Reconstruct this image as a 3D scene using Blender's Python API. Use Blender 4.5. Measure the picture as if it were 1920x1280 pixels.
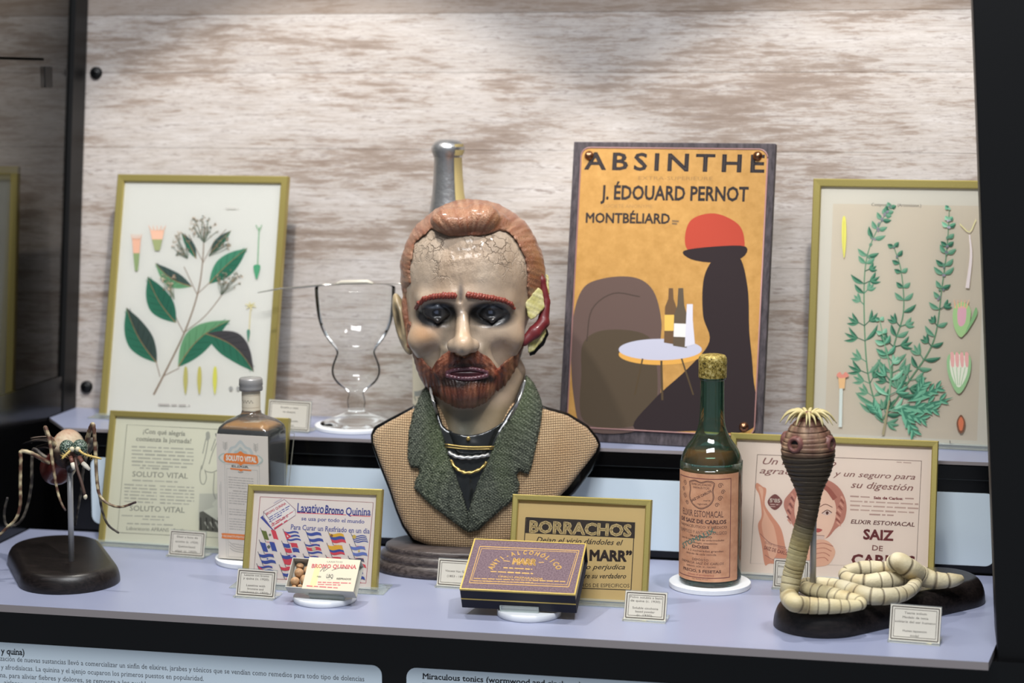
import bpy, bmesh, math, random
import numpy as np
from mathutils import Vector, Matrix
from mathutils.geometry import tessellate_polygon
for o in list(bpy.data.objects): bpy.data.objects.remove(o)
SC = bpy.context.scene
COL = SC.collection
PI = math.pi
# ------------------------------------------------------------------ camera
CAM_F = 3733.0                      # focal length in pixels of the 1920 px wide frame (70 mm)
CAM_PITCH = math.radians(7.36); CAM_YAW = math.radians(11.85)
CAM_POS = Vector((.5, 0, .62))
cam_data = bpy.data.cameras.new('camera'); cam = bpy.data.objects.new('camera', cam_data); COL.objects.link(cam)
cam.location = CAM_POS; cam.rotation_euler = (PI/2 - CAM_PITCH, 0, CAM_YAW)
cam_data.sensor_width = 36; cam_data.lens = CAM_F/1920*36; cam_data.clip_start = .05
cam_data.dof.use_dof = True; cam_data.dof.focus_distance = 2.40; cam_data.dof.aperture_fstop = 3.6
SC.camera = cam
# ------------------------------------------------------------------ world and lights
wd = bpy.data.worlds.new('world'); SC.world = wd; wd.use_nodes = True
wd.node_tree.nodes['Background'].inputs[0].default_value = (.80, .88, 1, 1)
wd.node_tree.nodes['Background'].inputs[1].default_value = .25
def spot(name, loc, target, power, size, blend, color, radius=.02):
    l = bpy.data.lights.new(name, 'SPOT'); l.energy = power; l.spot_size = math.radians(size); l.spot_blend = blend
    l.color = color; l.shadow_soft_size = radius
    o = bpy.data.objects.new(name, l); COL.objects.link(o); o.location = loc
    o.rotation_euler = (Vector(target) - Vector(loc)).to_track_quat('-Z', 'Y').to_euler(); return o
WARM = (1, .955, .88)
for _x, _p in ((-1.30, 8), (-.34, 27), (.42, 25)):
    spot('spotlight', (_x, 2.33, 1.19), (_x, 2.50, 0), _p, 83, .28, WARM)
def area(name, loc, target, power, sx, sy, color):
    l = bpy.data.lights.new(name, 'AREA'); l.shape = 'RECTANGLE'; l.size = sx; l.size_y = sy; l.energy = power; l.color = color
    o = bpy.data.objects.new(name, l); COL.objects.link(o); o.location = loc
    o.rotation_euler = (Vector(target) - Vector(loc)).to_track_quat('-Z', 'Y').to_euler(); return o
area('front_fill', (.2, .9, 2.3), (-.1, 2.4, .2), 64, 1.4, .5, (.95, .97, 1))  # added soft front fill, no visible fitting; brightens face and leaning pictures
SC.view_settings.view_transform = 'Standard'; SC.view_settings.look = 'None'; SC.view_settings.gamma = 1
SC.view_settings.use_curve_mapping = False; SC.view_settings.exposure = 0.06
# ------------------------------------------------------------------ helpers
def lin(c):
    c = c/255.0
    return c/12.92 if c <= .04045 else ((c+.055)/1.055)**2.4
def rgb(*c):
    if len(c) == 1: c = c[0]
    if isinstance(c, str): c = tuple(int(c[i:i+2], 16) for i in (0, 2, 4))
    return (lin(c[0]), lin(c[1]), lin(c[2]), 1.0)
def mat(name, color=(200,200,200), rough=.5, metal=0, spec=.5, trans=0, ior=1.45, coat=0, emis=0, sheen=0):
    m = bpy.data.materials.new(name); m.use_nodes = True; b = m.node_tree.nodes['Principled BSDF']
    c = color if isinstance(color, tuple) and len(color) == 4 else rgb(color)
    b.inputs['Base Color'].default_value = c; b.inputs['Roughness'].default_value = rough
    b.inputs['Metallic'].default_value = metal; b.inputs['Specular IOR Level'].default_value = spec
    b.inputs['Transmission Weight'].default_value = trans; b.inputs['IOR'].default_value = ior
    b.inputs['Coat Weight'].default_value = coat; b.inputs['Sheen Weight'].default_value = sheen
    if emis: b.inputs['Emission Color'].default_value = c; b.inputs['Emission Strength'].default_value = emis
    return m
class NT:
    """small wrapper to build node trees"""
    def __init__(s, m): s.m = m; s.t = m.node_tree; s.b = s.t.nodes['Principled BSDF']
    def n(s, typ, **kw):
        x = s.t.nodes.new(typ)
        for k, v in kw.items():
            if k.startswith('i_'): x.inputs[k[2:].replace('_', ' ')].default_value = v
            else: setattr(x, k, v)
        return x
    def l(s, a, b): s.t.links.new(a, b)
    def coord(s, scale=(1,1,1), kind='Object', loc=(0,0,0)):
        tc = s.n('ShaderNodeTexCoord'); mp = s.n('ShaderNodeMapping'); s.l(tc.outputs[kind], mp.inputs[0])
        mp.inputs['Scale'].default_value = scale; mp.inputs['Location'].default_value = loc; return mp.outputs[0]
    def noise(s, vec, scale=5, detail=4, rough=.5, dist=0):
        x = s.n('ShaderNodeTexNoise'); s.l(vec, x.inputs['Vector']); x.inputs['Scale'].default_value = scale
        x.inputs['Detail'].default_value = detail; x.inputs['Roughness'].default_value = rough
        x.inputs['Distortion'].default_value = dist; return x.outputs['Fac']
    def ramp(s, fac, stops):
        r = s.n('ShaderNodeValToRGB'); s.l(fac, r.inputs[0]); e = r.color_ramp.elements
        while len(e) < len(stops): e.new(.5)
        for el, (p, c) in zip(e, stops):
            el.position = p; el.color = c if len(c) == 4 else (*c, 1)
        return r.outputs[0]
    def mix(s, fac, a, b, mode='MIX'):
        x = s.n('ShaderNodeMix', data_type='RGBA', blend_type=mode)
        for sock, v in ((x.inputs[0], fac), (x.inputs[6], a), (x.inputs[7], b)):
            if hasattr(v, 'default_value') or hasattr(v, 'is_linked'): s.l(v, sock)
            else: sock.default_value = v
        return x.outputs[2]
    def math(s, op, a, b=0):
        x = s.n('ShaderNodeMath', operation=op)
        for i, v in enumerate((a, b)):
            if hasattr(v, 'is_linked'): s.l(v, x.inputs[i])
            else: x.inputs[i].default_value = v
        return x.outputs[0]
    def bump(s, h, strength=.3, dist=.001):
        x = s.n('ShaderNodeBump'); s.l(h, x.inputs['Height']); x.inputs['Strength'].default_value = strength
        x.inputs['Distance'].default_value = dist; s.l(x.outputs[0], s.b.inputs['Normal']); return x
    def base(s, c): s.l(c, s.b.inputs['Base Color'])
def ramp4(v): return (v, v, v, 1)
def clear_mat(name, tint=(1,1,1,1), refl_rough=.02, ior=1.45, haze=0.0, base_refl=0.0, body=(.85,.88,.88,1)):
    """thin clear sheet: fresnel gloss over plain transmission"""
    m = bpy.data.materials.new(name); m.use_nodes = True; t = m.node_tree; t.nodes.clear()
    out = t.nodes.new('ShaderNodeOutputMaterial'); mx = t.nodes.new('ShaderNodeMixShader')
    tr = t.nodes.new('ShaderNodeBsdfTransparent'); gl = t.nodes.new('ShaderNodeBsdfGlossy'); fr = t.nodes.new('ShaderNodeFresnel')
    tr.inputs[0].default_value = tint; gl.inputs['Roughness'].default_value = refl_rough; fr.inputs[0].default_value = ior
    gl.inputs[0].default_value = (1,1,1,1)
    fac = fr.outputs[0]
    if base_refl:
        ad = t.nodes.new('ShaderNodeMath'); ad.operation = 'ADD'; t.links.new(fac, ad.inputs[0]); ad.inputs[1].default_value = base_refl; fac = ad.outputs[0]
    t.links.new(fac, mx.inputs[0]); t.links.new(tr.outputs[0], mx.inputs[1]); t.links.new(gl.outputs[0], mx.inputs[2])
    last = mx.outputs[0]
    if haze:
        df = t.nodes.new('ShaderNodeBsdfDiffuse'); df.inputs[0].default_value = body; m2 = t.nodes.new('ShaderNodeMixShader')
        m2.inputs[0].default_value = haze; t.links.new(last, m2.inputs[1]); t.links.new(df.outputs[0], m2.inputs[2]); last = m2.outputs[0]
    t.links.new(last, out.inputs[0]); return m
def attr_mat(name, rough=.6, spec=.3, coat=0, noise_bump=None, metal=0):
    m = mat(name, (255,255,255), rough, metal, spec, coat=coat); k = NT(m)
    a = k.n('ShaderNodeAttribute', attribute_name='Col'); k.base(a.outputs['Color'])
    if noise_bump:
        sc, st, di = noise_bump; k.bump(k.noise(k.coord(), sc, 5, .6), st, di)
    return m
def link(name, me, m, parent=None, smooth=False):
    o = bpy.data.objects.new(name, me); COL.objects.link(o)
    if m is not None:
        for x in (m if isinstance(m, (list, tuple)) else [m]): me.materials.append(x)
    if parent is not None: o.parent = parent
    if smooth: me.shade_smooth()
    return o
def thing(name, label, cat, loc=(0,0,0), rot=(0,0,0), group=None):
    o = bpy.data.objects.new(name, None); COL.objects.link(o); o.empty_display_size = .02
    o.location = loc; o.rotation_euler = rot; tag(o, label, cat, group); return o
def tag(o, label, cat, group=None):
    o['label'] = label; o['category'] = cat
    if group: o['group'] = group
    return o
def struct(o): o['kind'] = 'structure'; return o
def mesh_from(v, f, smooth=False):
    me = bpy.data.meshes.new('mesh'); me.from_pydata([tuple(map(float, p)) for p in v], [], [tuple(map(int, q)) for q in f]); me.update()
    if smooth: me.shade_smooth()
    return me
def set_cols(me, per_face_cols=None, per_vert=None):
    if per_vert is not None:
        a = me.color_attributes.new('Col', 'FLOAT_COLOR', 'POINT')
        c = np.ones((len(me.vertices), 4), np.float32); c[:, :3] = np.asarray(per_vert)[:, :3]; a.data.foreach_set('color', c.ravel())
    else:
        a = me.color_attributes.new('Col', 'FLOAT_COLOR', 'CORNER'); out = []
        for p, c in zip(me.polygons, per_face_cols): out += list(c)*p.loop_total
        a.data.foreach_set('color', out)
class MB:
    """collects simple solids into one mesh"""
    def __init__(s): s.v = []; s.f = []
    def add(s, v, f): b = len(s.v); s.v += [tuple(p) for p in v]; s.f += [tuple(i+b for i in q) for q in f]; return s
    def box(s, x0, x1, y0, y1, z0, z1):
        return s.add([(x0,y0,z0),(x1,y0,z0),(x1,y1,z0),(x0,y1,z0),(x0,y0,z1),(x1,y0,z1),(x1,y1,z1),(x0,y1,z1)],
                     [(0,3,2,1),(4,5,6,7),(0,1,5,4),(1,2,6,5),(2,3,7,6),(3,0,4,7)])
    def prism(s, poly, z0, z1):
        n = len(poly); v = [(x,y,z0) for x,y in poly]+[(x,y,z1) for x,y in poly]
        return s.add(v, [tuple(range(n-1,-1,-1)), tuple(range(n,2*n))]+[(i,(i+1)%n,n+(i+1)%n,n+i) for i in range(n)])
    def build(s, name, m, parent=None, bevel=0, seg=2, smooth=False):
        me = mesh_from(s.v, s.f)
        if bevel:
            bm = bmesh.new(); bm.from_mesh(me)
            bmesh.ops.bevel(bm, geom=list(bm.edges), offset=bevel, segments=seg, affect='EDGES', profile=.5, clamp_overlap=True); bm.to_mesh(me); bm.free()
        o = link(name, me, m, parent, smooth); return o
def lathe(prof, seg=48, sy=1.0, a0=0, a1=2*PI):
    """profile [(r,z)...] turned about Z"""
    v = []; f = []; full = abs(a1-a0-2*PI) < 1e-6; n = seg if full else seg+1
    for r, z in prof:
        for i in range(n):
            a = a0+(a1-a0)*i/seg; v.append((r*math.cos(a), r*math.sin(a)*sy, z))
    for j in range(len(prof)-1):
        for i in range(seg):
            k = (i+1) % n if full else i+1
            f.append((j*n+i, j*n+k, (j+1)*n+k, (j+1)*n+i))
    return v, f
def smooth_pts(pts, per=6, closed=False):
    """Catmull-Rom through points (tuples of any length)"""
    P = [np.array(p, float) for p in pts]; n = len(P); out = []
    rng = range(n if closed else n-1)
    for i in rng:
        p1, p2 = P[i], P[(i+1) % n]
        p0 = P[i-1] if (closed or i > 0) else 2*p1-p2
        p3 = P[(i+2) % n] if (closed or i+2 < n) else 2*p2-p1
        for k in range(per):
            t = k/per
            out.append(.5*((2*p1)+(-p0+p2)*t+(2*p0-5*p1+4*p2-p3)*t*t+(-p0+3*p1-3*p2+p3)*t**3))
    if not closed: out.append(P[-1])
    return out
def tube(pts, rad, seg=10, caps=True, flat=1.0, up=None):
    """swept tube; rad number, list or function(i, angle)"""
    P = np.array([np.array(p, float) for p in pts]); n = len(P)
    T = np.gradient(P, axis=0); T /= (np.linalg.norm(T, axis=1)[:, None]+1e-12)
    u = np.array(up if up is not None else ((0,0,1) if abs(T[0][2]) < .9 else (1,0,0)), float)
    N = []; 
    for t in T:
        u = u - t*(u@t); u /= np.linalg.norm(u)+1e-12; N.append(u.copy())
    v = []; f = []
    for i in range(n):
        b = np.cross(T[i], N[i])
        for k in range(seg):
            a = 2*PI*k/seg; r = rad(i, a) if callable(rad) else (rad[i] if hasattr(rad, '__len__') else rad)
            v.append(tuple(P[i]+N[i]*math.cos(a)*r*flat+b*math.sin(a)*r))
    for i in range(n-1):
        for k in range(seg):
            f.append((i*seg+k, i*seg+(k+1)%seg, (i+1)*seg+(k+1)%seg, (i+1)*seg+k))
    if caps: f.append(tuple(range(seg-1,-1,-1))); f.append(tuple(range((n-1)*seg, n*seg)))
    return v, f
def obj(name, vf, m, parent=None, smooth=True, cols=None):
    me = mesh_from(*vf)
    if smooth: me.shade_smooth()
    if cols is not None: set_cols(me, per_vert=cols)
    return link(name, me, m, parent)
def ellipsoid(c, r, nu=24, nv=14, rot=None):
    v = []; f = []
    for j in range(nv+1):
        th = PI*j/nv
        for i in range(nu):
            ph = 2*PI*i/nu; p = Vector((math.sin(th)*math.cos(ph)*r[0], math.sin(th)*math.sin(ph)*r[1], math.cos(th)*r[2]))
            if rot is not None: p = rot @ p
            v.append((p.x+c[0], p.y+c[1], p.z+c[2]))
    for j in range(nv):
        for i in range(nu): f.append((j*nu+i, (j+1)*nu+i, (j+1)*nu+(i+1)%nu, j*nu+(i+1)%nu))
    return v, f
# ---- lettering: outlines of the built-in font, normalised to cap height 1 and optional slab serifs
_tc = {}
def glyphs(s, serif=0.0, bold=0.0, res=2, shear=0.0, space=1.0):
    key = (s, serif, bold, res, shear, space)
    if key in _tc: return _tc[key]
    cu = bpy.data.curves.new('t', 'FONT'); cu.body = s; cu.size = 1; cu.resolution_u = res;  cu.shear = shear; cu.space_character = space
    o = bpy.data.objects.new('t', cu); me = o.to_mesh()
    v = np.array([(p.co.x, p.co.y) for p in me.vertices]).reshape(-1, 2); f = [tuple(p.vertices) for p in me.polygons]
    if serif and len(v):
        cnt = {}
        for p in f:
            for a, b in zip(p, p[1:]+p[:1]): cnt.setdefault((min(a,b), max(a,b)), []).append(1)
        cap = .73; xh = .55
        V = [tuple(p) for p in v]
        for (a, b), k in cnt.items():
            if len(k) != 1: continue
            p, q = v[a], v[b]
            if abs(p[1]-q[1]) > .004: continue
            L = abs(p[0]-q[0]); y = p[1]
            if L < .04 or L > .20: continue
            for lv, sg in ((0, 1), (cap, -1), (xh, -1), (-.2, 1), (.76, -1)):
                if abs(y-lv) < .03:
                    x0, x1 = min(p[0], q[0])-serif, max(p[0], q[0])+serif; i = len(V)
                    V += [(x0, y), (x1, y), (x1, y+sg*.05), (x0, y+sg*.05)]; f.append((i, i+1, i+2, i+3) if sg > 0 else (i+3, i+2, i+1, i)); break
        v = np.array(V)
    o.to_mesh_clear(); bpy.data.objects.remove(o); bpy.data.curves.remove(cu)
    if bold and len(v):                      # heavier weight: a ribbon along every outline edge
        cnt = {}
        for p in f:
            for a, b in zip(p, p[1:]+p[:1]): k = (min(a,b), max(a,b)); cnt[k] = cnt.get(k, 0)+1
        V = [tuple(p) for p in v]
        for (a, b), c in cnt.items():
            if c != 1: continue
            p, q = v[a], v[b]; d = q-p; L = np.linalg.norm(d)
            if L < 1e-6: continue
            d = d/L*bold; n_ = np.array((-d[1], d[0])); i = len(V)
            V += [tuple(p-d*.7-n_), tuple(q+d*.7-n_), tuple(q+d*.7+n_), tuple(p-d*.7+n_)]; f.append((i, i+1, i+2, i+3))
        v = np.array(V)
    if len(v):
        v = v.copy(); v[:, 0] -= v[:, 0].min(); w = v[:, 0].max(); v[:, 1] /= .73
    else: w = .3
    _tc[key] = (v, f, w); return _tc[key]
class Print:
    """flat printed matter: coloured polygons in (u, v) metres on a sheet, laid over each other by hair-thin layers"""
    def __init__(s, fn, q=None, step=.00001):
        s.fn = fn; s.q = q; s.v = []; s.f = []; s.c = []; s.k = 0; s.step = step
    def P(s, p): return s.q(*p) if s.q else p
    def raw(s, pts, faces, col, layer=None):
        if layer is None: s.k += 1; layer = s.k
        b = len(s.v); s.v += [s.fn(u, v, layer*s.step) for u, v in pts]
        for q in faces: s.f.append(tuple(i+b for i in q)); s.c.append(col)
    def poly(s, pts, col, layer=None, px=True):
        pts = [s.P(p) for p in pts] if px else list(pts); col = rgb(col)
        tri = tessellate_polygon([[Vector((a, b, 0)) for a, b in pts]]); F = []
        for t in tri:
            (x0,y0),(x1,y1),(x2,y2) = [pts[i] for i in t]
            F.append(tuple(t) if (x1-x0)*(y2-y0)-(x2-x0)*(y1-y0) > 0 else tuple(t)[::-1])
        s.raw(pts, F, col, layer)
    def blob(s, pts, col, layer=None, per=5): s.poly([tuple(p) for p in smooth_pts(pts, per, True)], col, layer)
    def rect(s, a, b, col, layer=None): s.poly([a, (b[0], a[1]), b, (a[0], b[1])], col, layer)
    def line(s, pts, w, col, layer=None, px=True, curve=0):
        """stroke of width w (same unit as points), w may be (w0, w1)"""
        if curve: pts = [tuple(p) for p in smooth_pts(pts, curve)]
        pts = [np.array(p, float) for p in pts]; n = len(pts); L = []; R = []
        for i in range(n):
            t = pts[min(i+1, n-1)]-pts[max(i-1, 0)]; t /= np.linalg.norm(t)+1e-9; nn = np.array((-t[1], t[0]))
            ww = (w if not isinstance(w, tuple) else w[0]+(w[1]-w[0])*i/max(1, n-1))/2
            L.append(pts[i]+nn*ww); R.append(pts[i]-nn*ww)
        allp = [s.P(tuple(p)) if px else tuple(p) for p in L+R]; F = []
        for i in range(n-1):
            q = (i, i+1, n+i+1, n+i); (x0,y0),(x1,y1),(x2,y2) = allp[q[0]], allp[q[1]], allp[q[2]]
            F.append(q if (x1-x0)*(y2-y0)-(x2-x0)*(y1-y0) > 0 else q[::-1])
        s.raw(allp, F, rgb(col), layer)
    def frame(s, c4, w, col):
        for i in range(4): s.line([c4[i], c4[(i+1) % 4]], w, col, layer=s.k)
    def text(s, st, a, b, h, col, layer=None, px=True, px_h=True, **kw):
        """text whose baseline runs from a to b with cap height h"""
        v, f, w = glyphs(st, **kw)
        if not len(v): return
        A = np.array(s.P(a) if px else a); B = np.array(s.P(b) if px else b)
        if px:
            ah = np.array(s.P((a[0], a[1]-h))); hh = np.linalg.norm(ah-A)
        else: hh = h
        ax = (B-A); L = np.linalg.norm(ax); ax /= L; up = np.array((-ax[1], ax[0]))
        pts = [tuple(A+ax*(p[0]/w*L)+up*(p[1]*hh)) for p in v]
        s.raw(pts, f, rgb(col), layer)
    def letter(s, ch, c, ang, h, col, px=True, **kw):
        """one letter of natural width centred on c, baseline turned by ang"""
        v, f, w = glyphs(ch, **kw); hw = h*w/.73/2; dx, dy = hw*math.cos(ang), hw*math.sin(ang)
        s.text(ch, (c[0]-dx, c[1]-dy), (c[0]+dx, c[1]+dy), h, col, layer=s.k, px=px, **kw)
    def greek(s, a, b, h, rows, pitch, col, seed=0, just=True, lens=None):
        """rows of type too small to read: short word dashes"""
        r = random.Random(seed)
        for i in range(rows):
            x = 0.0; ax = (b[0]-a[0]); ay = (b[1]-a[1]); end = 1.0 if (just and i < rows-1) else r.uniform(.6, .95)
            x0 = 0 if just else (1-end)/2; x = x0; end += x0 if not just else 0
            L = math.hypot(ax, ay)
            while x < end:
                wl = r.uniform(1.5, 6)*h/L; e = min(end, x+wl)
                p = (a[0]+ax*x, a[1]+ay*x+i*pitch); q = (a[0]+ax*e, a[1]+ay*e+i*pitch)
                if e-x > .3*h/L: s.line([p, q], h*r.uniform(.5, .8), col, layer=s.k)
                x = e+.8*h/L
    def build(s, name, m, parent=None):
        me = mesh_from(s.v, s.f); set_cols(me, s.c); return link(name, me, m, parent)
def facing(M):
    """returns q(px, py) -> (u, v) for the local plane y = 0 of matrix M, measured through the photograph's lens"""
    f = Vector((-math.sin(CAM_YAW)*math.cos(CAM_PITCH), math.cos(CAM_YAW)*math.cos(CAM_PITCH), -math.sin(CAM_PITCH)))
    r = Vector((math.cos(CAM_YAW), math.sin(CAM_YAW), 0)); u = r.cross(f)
    Mi = M.inverted(); o = Mi @ CAM_POS; R = Mi.to_3x3()
    def q(x, y):
        d = R @ (f + r*((x-960)/CAM_F) + u*((640-y)/CAM_F)); t = -o.y/d.y; p = o + d*t
        return (p.x, p.z)
    return q
def world_px(x, y, z=None, Y=None):
    """point of the photograph on the level z or on the upright plane Y"""
    f = Vector((-math.sin(CAM_YAW)*math.cos(CAM_PITCH), math.cos(CAM_YAW)*math.cos(CAM_PITCH), -math.sin(CAM_PITCH)))
    r = Vector((math.cos(CAM_YAW), math.sin(CAM_YAW), 0)); u = r.cross(f)
    d = f + r*((x-960)/CAM_F) + u*((640-y)/CAM_F)
    t = (z-CAM_POS.z)/d.z if z is not None else (Y-CAM_POS.y)/d.y
    return CAM_POS + d*t
def pose(x, y, z, yaw, lean):
    return Matrix.Translation((x, y, z)) @ Matrix.Rotation(yaw, 4, 'Z') @ Matrix.Rotation(-lean, 4, 'X')
# ------------------------------------------------------------------ materials
M = {}
M['print'] = attr_mat('printed_ink', .75, .2)
M['black'] = mat('black_lacquer', (9,9,10), .18, 0, .5)
M['black_matt'] = mat('black_paint', (9,9,10), .45, 0, .4)
M['paper'] = mat('paper', (232,226,214), .8, 0, .2)
M['steel'] = mat('steel', (176,176,178), .38, .35)
M['acrylic'] = clear_mat('clear_acrylic', (.93,.965,.95,1), .03, 1.45, .10, .04)
M['frost'] = mat('frosted_acrylic', (236,238,240), .35, 0, .5)
M['glazing'] = clear_mat('picture_glass', (.97,.98,.97,1), .05, 1.35)
def brass():
    m = mat('brushed_brass', (196,178,104), .36, .72); k = NT(m)
    g = k.noise(k.coord((60, 60, 60)), 20, 3, .6); k.base(k.mix(g, rgb(176,158,82), rgb(206,190,122)))
    k.bump(k.noise(k.coord((8, 8, 300)), 10, 2), .05, .0005); return m
M['brass'] = brass()
def dark_wood(name, c0, c1, rough=.35, sc=1):
    m = mat(name, c0, rough, 0, .5); k = NT(m)
    g = k.noise(k.coord((6*sc, 60*sc, 60*sc)), 6, 5, .6, .6); k.base(k.ramp(g, [(.35, rgb(c0)), (.7, rgb(c1))]))
    k.bump(g, .15, .0006); return m
M['stand_wood'] = dark_wood('stained_wood', (17,14,14), (40,33,31), .36)
M['base_wood'] = dark_wood('turned_wood', (50,43,42), (98,88,84), .38)
# ================================================================== SETTING
SH_Z = .1462                     # level of the upper shelf
WY, WT = 2.712, .14              # back wall: foot and backward lean
def wall_wood(brown=0.0):
    m = mat('whitewashed_wood', (190,182,176), .55, 0, .3); k = NT(m)
    oi = k.n('ShaderNodeObjectInfo')
    tc = k.n('ShaderNodeTexCoord'); off = k.n('ShaderNodeVectorMath', operation='SCALE'); k.l(oi.outputs['Location'], off.inputs[0]); off.inputs['Scale'].default_value = 0
    def mp(scale, loc=(0,0,0)):
        x = k.n('ShaderNodeMapping'); k.l(tc.outputs['Object'], x.inputs[0]); x.inputs['Scale'].default_value = scale; x.inputs['Location'].default_value = loc; return x.outputs[0]
    big = k.noise(mp((1.3, 1, 5)), 2.0, 4, .6, .4)
    streak = k.noise(mp((6, 1, 52)), 2.0, 9, .76, .25)
    fine = k.noise(mp((7, 1, 260)), 2.0, 6, .7, .3)
    fleck = k.noise(mp((26, 1, 150)), 2.0, 8, .8, .3)
    s = k.math('ADD', k.math('MULTIPLY', big, .55), k.math('MULTIPLY', streak, .75))
    col = k.ramp(s, [(.53, rgb(136,117,103)), (.60, rgb(156,140,128)), (.635, rgb(177,166,158)), (.80, rgb(198,191,187))])
    f2 = k.math('ADD', k.math('MULTIPLY', fleck, .7), k.math('MULTIPLY', streak, .45))
    col = k.mix(k.ramp(f2, [(.60, ramp4(0)), (.70, ramp4(.75))]), col, rgb(120,100,88))
    col = k.mix(k.ramp(fine, [(.30, ramp4(.75)), (.47, ramp4(0))]), col, rgb(122,106,98))
    if brown: col = k.mix(brown, col, rgb(120,98,78))
    hs = k.n('ShaderNodeHueSaturation'); k.l(col, hs.inputs['Color']); hs.inputs['Saturation'].default_value = .85
    rv = k.n('ShaderNodeMapRange'); k.l(oi.outputs['Random'], rv.inputs[0]); rv.inputs[3].default_value = .92; rv.inputs[4].default_value = 1.04
    k.l(rv.outputs[0], hs.inputs['Value']); k.base(hs.outputs[0])
    k.bump(k.math('ADD', fine, k.math('MULTIPLY', streak, .5)), .25, .0008); return m
M['wall'] = wall_wood(); M['wall_brown'] = wall_wood(.55)
wall = struct(bpy.data.objects.new('wall_back', None)); COL.objects.link(wall)
wall.location = (0, WY, SH_Z-.02); wall.rotation_euler = (-math.atan(WT), 0, 0)
# plank joints measured on the photograph
joints = [0, .160, .245, .405, .515, .60, .685, .85, 1.0]
for i, (a, b) in enumerate(zip(joints, joints[1:])):
    MB().box(-2.0, 1.4, 0, .012, a+.0001, b-.0001).build('plank', M['wall_brown'] if a >= .6 else M['wall'], wall, .0004, 1)
for px_, py_ in ((181, 137), (163, 725)):
    d = world_px(px_, py_, Y=WY+.05)
    for _ in range(4): d = world_px(px_, py_, Y=WY+(d.z-SH_Z+.02)*WT)
    t = thing('screw_cap', 'black round cap on the wooden back wall, %s' % ('high up beside the dark post' if py_ < 400 else 'low down left of the plant picture'), 'cap', d, (-math.atan(WT), 0, 0), 'black caps on the back wall')
    v, f = lathe([(0,.006),(.006,.006),(.0088,.004),(.0092,0)], 24); v = [(x, -z+.0, y) for x, y, z in v]; obj('cap', (v, f), M['black_matt'], t)
    v, f = lathe([(0,.0062),(.003,.0068),(.0034,.006)], 6); v = [(x, -z, y) for x, y, z in v]; obj('socket', (v, f), M['steel'] if 0 else M['black'], t)
# shelves
def shelf_mat():
    m = mat('lavender_laminate', (146,151,176), .32, 0, .5); k = NT(m)
    k.base(k.ramp(k.noise(k.coord((1,1,1)), 3, 3), [(.3, rgb(138,144,170)), (.7, rgb(152,157,180))])); return m
M['shelf'] = shelf_mat(); M['shelf_edge'] = mat('shelf_edge', (150,142,142), .4)
def shelf(name, poly, z, th, label):
    n = len(poly); me = mesh_from([(x,y,z-th) for x,y in poly]+[(x,y,z) for x,y in poly],
        [tuple(range(n-1,-1,-1)), tuple(range(n,2*n))]+[(i,(i+1)%n,n+(i+1)%n,n+i) for i in range(n)])
    me.materials.append(M['shelf']); me.materials.append(M['shelf_edge'])
    for p in me.polygons[2:]: p.material_index = 1
    return tag(link(name, me, None), label, 'shelf')
PX = -.733
shelf('front_shelf', [(PX+.006,2.158),(.575,2.153),(.598,2.319),(.603,2.545),(PX+.006,2.545)], 0, .009, 'wide lavender front shelf with clipped right corner carrying the bust')
shelf('upper_shelf', [(PX+.006,2.62),(-.672,2.546),(.66,2.546),(.66,2.712),(PX+.006,2.712)], SH_Z, .0045, 'narrow lavender upper shelf against the wood wall carrying the posters')
riser = struct(MB().prism([(PX,2.625),(-.668,2.552),(.66,2.552),(.66,2.70),(PX,2.70)], -.02, SH_Z-.0048).build('trim_1', M['black']))
struct(MB().box(-.668, .66, 2.5475, 2.5515, SH_Z-.024, SH_Z-.0055).build('trim_2', M['black'], None, .0005, 1))
def round_rect(x0, x1, z0, z1, r, n=6, corners=(1,1,1,1)):
    pts = []
    for (cx, cz, a, on) in ((x1-r, z1-r, 0, corners[0]), (x0+r, z1-r, 90, corners[1]), (x0+r, z0+r, 180, corners[2]), (x1-r, z0+r, 270, corners[3])):
        for i in range(n+1):
            t = math.radians(a+90*i/n); pts.append((cx+r*math.cos(t), cz+r*math.sin(t)))
    return pts
M['panel'] = mat('pale_blue_panel', (206,220,230), .5, 0, .3, emis=.08)
def panel(name, x0, x1, z0, z1, y, r, label, parent=None):
    pts = round_rect(x0, x1, z0, z1, r); n = len(pts)
    v = [(x, y, z) for x, z in pts]+[(x, y-.0015, z) for x, z in pts]
    me = mesh_from(v, [tuple(range(n)), tuple(range(2*n-1,n-1,-1))]+[(i,n+i,n+(i+1)%n,(i+1)%n) for i in range(n)])
    return link(name, me, M['panel'], parent)
tag(panel('information_panel', -.635, -.02, .011, .105, 2.552, .012, ''), 'pale blue rounded panel on the black riser behind the left exhibits', 'panel')
tag(panel('information_panel', .0, .592, .011, .105, 2.552, .012, ''), 'pale blue rounded panel on the black riser behind the right exhibits', 'panel')
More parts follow.
